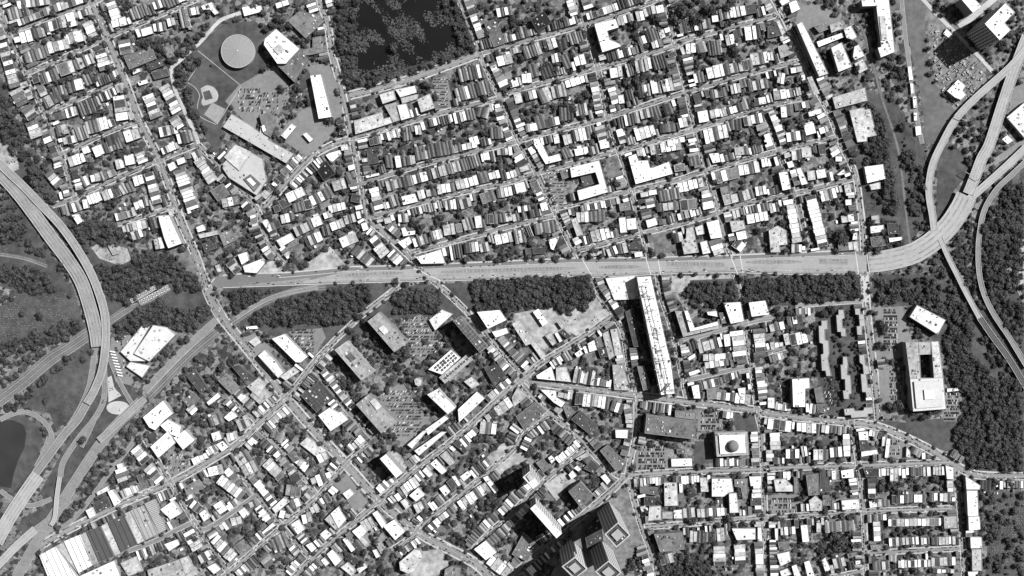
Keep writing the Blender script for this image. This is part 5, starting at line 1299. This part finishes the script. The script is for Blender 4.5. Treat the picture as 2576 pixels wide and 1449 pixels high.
# ================================================================ trees
def crown(seed, nl=230):
    r = np.random.RandomState(seed); L = []
    for k in range(7):
        a = r.uniform(0, 6.28); d2 = 0 if k == 0 else r.uniform(.35, .62); L.append((d2 * math.cos(a), d2 * math.sin(a), r.uniform(.45, .95) if k else 1.0, r.uniform(.34, .5)))
    V, F = [], []
    for (x, y, z, R) in L:   # jagged solid lobes
        o = len(V); rings = [(-.7, .7), (0, 1.), (.6, .78)]
        for zz, rr in rings:
            for j in range(6):
                aa = j * math.pi / 3 + zz; q = R * .86 * r.uniform(.8, 1.1); V.append((x + q * rr * math.cos(aa), y + q * rr * math.sin(aa), z + q * zz))
        V.append((x, y, z + R * .9))
        for k in range(2):
            for j in range(6): F.append((o + k * 6 + j, o + k * 6 + (j + 1) % 6, o + k * 6 + 6 + (j + 1) % 6, o + k * 6 + 6 + j))
        for j in range(6): F.append((o + 12 + j, o + 12 + (j + 1) % 6, o + 18, o + 18))
    for _ in range(nl):
        x, y, z, R = L[r.randint(7)]; v = r.normal(size=3); v[2] = abs(v[2]) * .9 - .25; v /= np.linalg.norm(v)
        c = np.array((x, y, z)) + v * R * r.uniform(.85, 1.4); nrm = v + r.normal(size=3) * .45; nrm /= np.linalg.norm(nrm)
        u = np.cross(nrm, (.3, .5, .8)); u /= np.linalg.norm(u); w_ = np.cross(nrm, u); s = r.uniform(.06, .17); o = len(V)
        V += [tuple(c + u * s), tuple(c + w_ * s * .8), tuple(c - u * s), tuple(c - w_ * s * .8)]; F.append((o, o + 1, o + 2, o + 3))
    return V, [tuple(dict.fromkeys(f)) for f in F]
CRV = [crown(s) for s in range(6)]
CR_M = [mesh('crown', V, F, FOL) for V, F in CRV]; CR_M2 = [mesh('crown', V, F, FOL2) for V, F in CRV[:3]]
TV = [(r * math.cos(a), r * math.sin(a), z) for z, r in ((0, .09), (.4, .05), (.9, .03)) for a in (0, 2.1, 4.2)]
for a in (.5, 2.6, 4.7): TV += [(0, 0, .4), (.04, 0, .45), (.4 * math.cos(a), .4 * math.sin(a), .8)]
TRUNK = mesh('trunk', TV, [(i, (i + 1) % 3, 3 + (i + 1) % 3, 3 + i) for i in range(3)] + [(3 + i, 3 + (i + 1) % 3, 6 + (i + 1) % 3, 6 + i) for i in range(3)] + [(9, 10, 11), (12, 13, 14), (15, 16, 17)], BARK)
TL = []   # x, y, radius (plan), group phrase
for l in TREES.split():
    x, y, r = map(float, l.split(','))
    if r > 2: TL.append((x, y, r, None, 0))
tocc = np.zeros((NY, NX), bool)
def free_tree(x, y, r):
    xi, yi = int(x), int(y)
    if not (0 <= xi < NX and 0 <= yi < NY): return True
    return not tocc[yi, xi]
def mark_tree(x, y, r):
    x0, x1, y0, y1 = max(int(x - r), 0), max(int(x + r), 0), max(int(y - r), 0), max(int(y + r), 0); tocc[y0:y1, x0:x1] = True
for x, y, r, _, _ in TL: mark_tree(x, y, r * .6)
CLEARED = [pts('395,750 440,728 520,738 532,770 470,778 420,775'), pts('440,640 492,640 508,688 470,682'), pts('230,760 300,790 330,770 280,745')]
for P, den, lab in FOR:
    xs_, ys_ = [p[0] for p in P], [p[1] for p in P]; A = abs(sum(P[i][0] * P[i - 1][1] - P[i - 1][0] * P[i][1] for i in range(len(P)))) / 2
    for _ in range(int(A * den / 16)):
        x, y = rnd.uniform(min(xs_), max(xs_)), rnd.uniform(min(ys_), max(ys_))
        if pip(P, x, y) and free_tree(x, y, 0):
            if 0 <= int(x) < NX and 0 <= int(y) < NY and occ[int(y), int(x)] in (1, 2): continue
            if 218 < x < 332 and 612 < y < 668: continue
            if any(pip(q_, x, y) for q_ in CLEARED): continue
            r = 3.2 + 9.5 * rnd.random() ** 2.2 if den > .5 else rnd.uniform(3.5, 6); TL.append((x, y, r, lab, 0)); mark_tree(x, y, r * rnd.uniform(.35, .6))
# yard and kerb trees
for _ in range(16000):
    x, y = rnd.uniform(0, NX), rnd.uniform(0, NY); v = occ[int(y) if y < NY else 0, int(x)]
    if v: continue
    if not free_tree(x, y, 0): continue
    r = rnd.choice((3.4, 5, 6.5, 8, 10)) if v == 0 else 5; TL.append((x, y, r, None, 0)); mark_tree(x, y, r * .6)
for nm, w, sw, P in ST:
    if sw < 2 or nm == 'path': continue
    for a, b2 in zip(P[:-1], P[1:]):
        L = math.hypot(b2[0] - a[0], b2[1] - a[1])
        for k in range(int(L / 9)):
            if rnd.random() < .3:
                f = rnd.random(); s = rnd.choice((-1, 1)); q = offs([a, b2], s * (w / 2 + 1)); x, y = q[0][0] + (q[1][0] - q[0][0]) * f, q[0][1] + (q[1][1] - q[0][1]) * f
                if free_tree(x, y, 0): r = rnd.uniform(2.6, 6.4); TL.append((x, y, r, None, 0)); mark_tree(x, y, r)
# marsh bushes over the reservoir
marsh = []
rr = random.Random(3)
for _ in range(9500):
    x, y = rr.uniform(850, 1190), rr.uniform(0, 215)
    if not pip(pts('842,-8 1140,-8 1203,130 874,226 853,110'), x, y): continue
    f = math.sin(x * .045 + 1.3 * math.sin(y * .05)) + math.sin(y * .06 + x * .02 + 2) + .8 * math.sin(x * .11 - y * .09)
    f += rr.uniform(-.9, .9)
    if f > .35 or (x < 900 and rr.random() < .6) or (y > 175 and rr.random() < .5): marsh.append((x, y, .9 + 2.9 * rr.random() ** 1.6, 'm', 0))
scrub = []
for l in PATCHES.split('\n'):
    nm, tn, ps = l.split('|')
    if nm not in ('meadow', 'clearing', 'bare_lot') : continue
    P = pts(ps); A = abs(sum(P[i][0] * P[i - 1][1] - P[i - 1][0] * P[i][1] for i in range(len(P)))) / 2; xs_, ys_ = [p[0] for p in P], [p[1] for p in P]
    for _ in range(int(A / (14 if nm == 'meadow' else 60))):
        x, y = rnd.uniform(min(xs_), max(xs_)), rnd.uniform(min(ys_), max(ys_))
        if math.sin(x * .09 + 2 * math.sin(y * .06)) + math.sin(y * .11 + 1) + rnd.uniform(-1, 1) > .9 and pip(P, x, y) and 0 <= x < NX and 0 <= y < NY and occ[int(y), int(x)] != 1 and not tocc[int(y), int(x)]: scrub.append((x, y, rnd.uniform(.7, 2.4), 's', 0))
order = sorted(range(len(TL)), key=lambda i: -TL[i][2]); TI = set(order[:296]); print('trees', len(TL), 'marsh', len(marsh))
for i in TI:
    x, y, r, lab, _ = TL[i]; z = r * K * 1.15; px, py, _ = W(x, y, z)
    dr, mk, d2 = where(x, y); g = (lab or ('broad-crowned trees %s %s' % (dr, mk)))
    lb = ('broad dark crown among the ' + lab.split(' ', 1)[1] if lab and lab.startswith('the ') else ('broad dark tree in the ' + lab)) if lab else 'broad dark-crowned tree %s %s' % (dr, mk)
    root = empty('tree', (px, py, 0), rnd.uniform(0, 6.28), label=lb, category='tree', group=g)
    if not lab: later_label(root, 'broad dark-crowned tree', x, y)
    c = link('crown', CR_M[i % 6], root); c.scale = (r * K, r * K, r * K * .85); tk = link('trunk', TRUNK, root); tk.scale = (r * K, r * K, r * K * .9)
def mass(name, L, vars_, m, lab, sq=.85):
    VV, LS, LT, LI = [], [], [], []; vo = 0; lo = 0
    pre = []
    for V, F in vars_:
        v = np.array(V); lt = np.array([len(f) for f in F]); li = np.array([q for f in F for q in f]); pre.append((v, lt, li))
    for i, (x, y, r, _, _) in enumerate(L):
        v, lt, li = pre[i % len(pre)]; a = rnd.uniform(0, 6.28); c, s = math.cos(a), math.sin(a); z = r * K * 1.1; px, py, _ = W(x, y, z)
        q = np.empty_like(v); e_ = rnd.uniform(.8, 1.25); q[:, 0] = px + (v[:, 0] * c * e_ - v[:, 1] * s) * r * K; q[:, 1] = py + (v[:, 0] * s + v[:, 1] * c) * r * K; q[:, 2] = v[:, 2] * r * K * sq * rnd.uniform(.6, 1.35)
        VV.append(q); LT.append(lt); LI.append(li + vo); vo += len(v)
    VV = np.concatenate(VV); LT = np.concatenate(LT); LI = np.concatenate(LI); LS = np.concatenate(([0], np.cumsum(LT)[:-1]))
    me = bpy.data.meshes.new(name); me.vertices.add(len(VV)); me.vertices.foreach_set('co', VV.astype(np.float32).ravel())
    me.loops.add(len(LI)); me.loops.foreach_set('vertex_index', LI.astype(np.int32)); me.polygons.add(len(LT)); me.polygons.foreach_set('loop_start', LS.astype(np.int32)); me.polygons.foreach_set('loop_total', LT.astype(np.int32))
    me.materials.append(m); me.update(calc_edges=True); link(name, me, kind='stuff', label=lab, category='trees')
mass('woodland', [TL[i] for i in range(len(TL)) if i not in TI], CRV, FOL, 'massed dark trees of the cuttings, slopes and back yards')
mass('scrub', scrub, [crown(40, 60), crown(41, 60)], FOL2, 'low scrub dotted over the rough open ground', .6)
mass('marsh_growth', marsh, [crown(30, 90), crown(31, 90)], FOL2, 'pale scrub spreading over the dark reservoir', .5)
# ================================================================ cars
def car_mesh(name, v):
    V, F, I = [], [], []
    def bxm(x0, x1, y0, y1, z0, z1, tx=0., k=0):
        o = len(V); V.extend([(x0, y0, z0), (x1, y0, z0), (x1, y1, z0), (x0, y1, z0), (x0 + tx, y0 + tx * .3, z1), (x1 - tx, y0 + tx * .3, z1), (x1 - tx, y1 - tx * .3, z1), (x0 + tx, y1 - tx * .3, z1)])
        F.extend([(o + 3, o + 2, o + 1, o), (o + 4, o + 5, o + 6, o + 7), (o, o + 1, o + 5, o + 4), (o + 1, o + 2, o + 6, o + 5), (o + 2, o + 3, o + 7, o + 6), (o + 3, o, o + 4, o + 7)]); I.extend([k] * 6)
    bxm(-2.4, 2.4, -.95, .95, .3, .9, .12); bxm(-1.5, 1.3, -.85, .85, .9, 1.35, .45, 1); bxm(-1., .8, -.68, .68, 1.36, 1.42, .05, 0)
    for x in (-1.5, 1.5):
        for y in (-.9, .75): bxm(x - .33, x + .33, y, y + .16, 0, .65, .1, 2)
    return mesh(name, V, F, [surf('car_paint_%d' % int(v * 100), v, .03, 1, 1, .35), surf('car_glass', .02, .02, 1, 1, .2), surf('tyre_rubber', .03, .02)], I)
CV = (.03, .06, .12, .3, .75); CM = [car_mesh('parked_car', v) for v in CV]; CN = ['black', 'dark', 'grey', 'silver', 'white']
CL = []
def hit(x, y): return not (0 < x < NX and 0 < y < NY) or tocc[int(y), int(x)]
for nm, w, sw, P in ST:
    if nm == 'path' or sw < 2: continue
    for s in (-1, 1):
        Q = offs(P, s * (w / 2 - 1.5))
        for a, b2 in zip(Q[:-1], Q[1:]):
            L = math.hypot(b2[0] - a[0], b2[1] - a[1]); an = math.atan2(b2[1] - a[1], b2[0] - a[0])
            for k in range(int(L / 6.8)):
                f = (k + .5) * 6.8 / L; x, y = a[0] + (b2[0] - a[0]) * f, a[1] + (b2[1] - a[1]) * f
                if rnd.random() < .6 and all(abs(x - q[0]) + abs(y - q[1]) > 16 for q in CR): CL.append((x, y, an + rnd.uniform(-.04, .04), rnd.choice((0, 0, 1, 1, 2, 3, 4)), 1))
    if w > 10:
        for _ in range(int(len(P) * 1.3)):
            i = rnd.randrange(len(P) - 1); q = offs(P[i:i + 2], rnd.choice((-1, 1)) * w * .17); f = rnd.random(); x, y = q[0][0] + (q[1][0] - q[0][0]) * f, q[0][1] + (q[1][1] - q[0][1]) * f
            CL.append((x, y, math.atan2(q[1][1] - q[0][1], q[1][0] - q[0][0]), rnd.choice((1, 3, 4)), 2))
Q = [(x, lerp_edge(BR, x) - 6) for x in range(640, 2160, 20)]; Q2 = [(x, lerp_edge(TOP, x) + 6) for x in range(600, 2160, 20)]
for E, n_ in ((Q, 70), (Q2, 60)):
    for _ in range(n_):
        i = rnd.randrange(len(E) - 1); f = rnd.random(); o = rnd.choice((-3, 0, 3)); CL.append((E[i][0] + 20 * f, E[i][1] + (E[i + 1][1] - E[i][1]) * f + o, math.atan2(E[i + 1][1] - E[i][1], 20), rnd.choice((0, 0, 1, 2, 3, 4)), 2))
LOTS = [((600, 225), (655, 285), 25, .6), ((712, 222), (765, 275), 35, .5), ((655, 235), (700, 290), 25, .4), ((1090, 200), (1125, 275), 80, .8), ((1370, 430), (1425, 520), 75, .7), ((735, 830), (790, 885), 42, .7), ((1015, 800), (1100, 900), 42, .7),
        ((965, 985), (1060, 1100), 45, .75), ((1765, 1040), (1815, 1080), 0, .7), ((1608, 1125), (1675, 1180), 0, .7), ((2225, 780), (2256, 888), -4, .85), ((2240, 935), (2268, 1040), 0, .6), ((2378, 992), (2415, 1056), -4, .8), ((1945, 1255), (2005, 1288), 0, .6),
        ((415, 1145), (480, 1190), 30, .4), ((2240, 1110), (2262, 1145), 0, .6), ((2010, 755), (2165, 761), -3, .9), ((1960, 965), (1990, 1030), 0, .7), ((2075, 950), (2105, 1030), 15, .6), ((290, 860), (335, 950), 15, .35), ((1090, 800), (1120, 890), 40, .5), ((2085, 960), (2100, 1020), 15, .5)]
for (x0, y0), (x1, y1), dg, den in LOTS:
    a = math.radians(dg); y = y0; r = 0
    while y < y1:
        x = x0
        while x < x1:
            if rnd.random() < den and occ[int(y), int(x)] != 2 and not tocc[int(y), int(x)]: CL.append((x, y, a + math.pi / 2, rnd.choice((0, 0, 0, 1, 1, 2, 3, 4)), 0))
            x += 3.1
        y += 6.2 if r % 2 == 0 else 9.5; r += 1
CL = [c for c in CL if not hit(c[0], c[1])]
print('cars', len(CL))
rnd.shuffle(CL)
for i, (x, y, a, k, typ) in enumerate(CL[:297]):
    px, py, _ = W(x, y, .8); dr, mk, d2 = where(x, y); st_ = ('parked in a lot', 'parked at the kerb', 'driving along the avenue')[typ]
    o = link('car', CM[k], label='%s car %s %s %s' % (CN[k], st_, dr, mk), category='car', group='%s cars %s %s %s' % (CN[k], st_, dr, mk)); o.location = (px, py, .55); o.rotation_euler = (0, 0, -a); later_label(o, '%s car %s' % (CN[k], st_), x, y)
VV, FF, II = [], [], []; mats = [m for c in CM for m in c.materials]
for (x, y, a, k, typ) in CL[297:]:
    px, py, _ = W(x, y, .8); c, s = math.cos(-a), math.sin(-a); o = len(VV)
    for v in CM[k].vertices: VV.append((px + v.co.x * c - v.co.y * s, py + v.co.x * s + v.co.y * c, v.co.z + .55))
    for p in CM[k].polygons: FF.append(tuple(q + o for q in p.vertices)); II.append(k * 3 + p.material_index)
link('cars', mesh('cars', VV, FF, mats, II), kind='stuff', label='the many further cars along the kerbs and in the lots', category='cars')
# ================================================================ small things
TRM = []
trail = mesh('trailer', [(x, y, z) for z in (.9, 3.8) for x, y in ((-6, -1.3), (6, -1.3), (6, 1.3), (-6, 1.3))] , [(3, 2, 1, 0), (4, 5, 6, 7), (0, 1, 5, 4), (1, 2, 6, 5), (2, 3, 7, 6), (3, 0, 4, 7)], surf('trailer_white', .7, .1))
wheelm = mesh('wheel', [(x * .9, y, z) for y in (-1.2, 1.2) for x, z in ((-.6, .5), (-.3, 0), (.3, 0), (.6, .5), (.3, 1), (-.3, 1))], [(0, 1, 2, 3, 4, 5), (11, 10, 9, 8, 7, 6)] + [((i + 1) % 6, i, 6 + i, 6 + (i + 1) % 6) for i in range(6)], surf('tyre_rubber', .03, .02))
for n_, (P0, P1, rot, lab, gp) in enumerate(((8, (1130, 640), (1210, 880), 10, 'white trailer in the row beside the curved motorway', 'trailers beside the motorway curve')[1:], (8, (1190, 520), (1320, 430), -60, 'white trailer in the slanted row above the warehouse yard', 'trailers above the warehouse yard')[1:])):
    for k in range(9):
        f = k / 8; x, y = T('02', P0[0] + (P1[0] - P0[0]) * f, P0[1] + (P1[1] - P0[1]) * f); px, py, _ = W(x, y, 3)
        root = empty('trailer', (px, py, .05), math.radians(-rot), label=lab, category='trailer', group=gp); link('body', trail, root)
        for wx in (-4, 4): w_ = link('wheel_pair', wheelm, root); w_.location = (wx, 0, 0)
# gravestones
gv, gf = [], []
for (x0, y0, x1, y1, n_) in ((2, 745, 205, 860, 420), (2495, 1245, 2574, 1425, 900)):
    for _ in range(n_):
        x, y = rnd.uniform(x0, x1), round(rnd.uniform(y0, y1) / 4.5) * 4.5
        if tocc[min(int(y), NY - 1), int(x)]: continue
        px, py, _ = W(x, y, 1); o = len(gv)
        for z in (0, 1.3):
            for dx, dy in ((-.6, -.3), (.6, -.3), (.6, .3), (-.6, .3)): gv.append((px + dx, py + dy, z + .2))
        gf += [(o + 4, o + 5, o + 6, o + 7), (o, o + 1, o + 5, o + 4), (o + 1, o + 2, o + 6, o + 5), (o + 2, o + 3, o + 7, o + 6), (o + 3, o, o + 4, o + 7)]
P = pts('2490,1235 2580,1235 2580,1449 2480,1449'); 
ev, ef = [], []
for _ in range(620):
    x, y = rnd.uniform(2335, 2480), rnd.uniform(60, 285)
    if not pip(pts('2345,70 2395,70 2455,150 2475,188 2425,280 2385,250 2350,190'), x, y) or occ[int(y), int(x)] == 2: continue
    px, py, _ = W(x, y, 3); o = len(ev); a = math.radians(40); L_, w_, h_ = rnd.choice(((8, .6, 4), (3, 2, 3), (14, .5, 6), (4, 1, 2), (5, 5, 3))); ca, sa = math.cos(a), math.sin(a)
    for z in (.1, h_):
        for u, v in ((-L_ / 2, -w_ / 2), (L_ / 2, -w_ / 2), (L_ / 2, w_ / 2), (-L_ / 2, w_ / 2)): ev.append((px + u * ca - v * sa, py + u * sa + v * ca, z))
    ef += [(o + 4, o + 5, o + 6, o + 7), (o, o + 1, o + 5, o + 4), (o + 1, o + 2, o + 6, o + 5), (o + 2, o + 3, o + 7, o + 6), (o + 3, o, o + 4, o + 7)]
link('switchgear', mesh('switchgear', ev, ef, surf('switchgear_metal', .34, .5, .3, .1)), kind='stuff', label='cluttered electrical gear covering the substation yard', category='switchgear')
structure('cemetery_lawn', [W(*p, .14) for p in P], [(0, 1, 2, 3)], GRASS)
link('gravestones', mesh('gravestones', gv, gf, surf('gravestone', .35, .3)), kind='stuff', label='scattered pale gravestones in the two cemeteries', category='gravestones')
settle_labels()
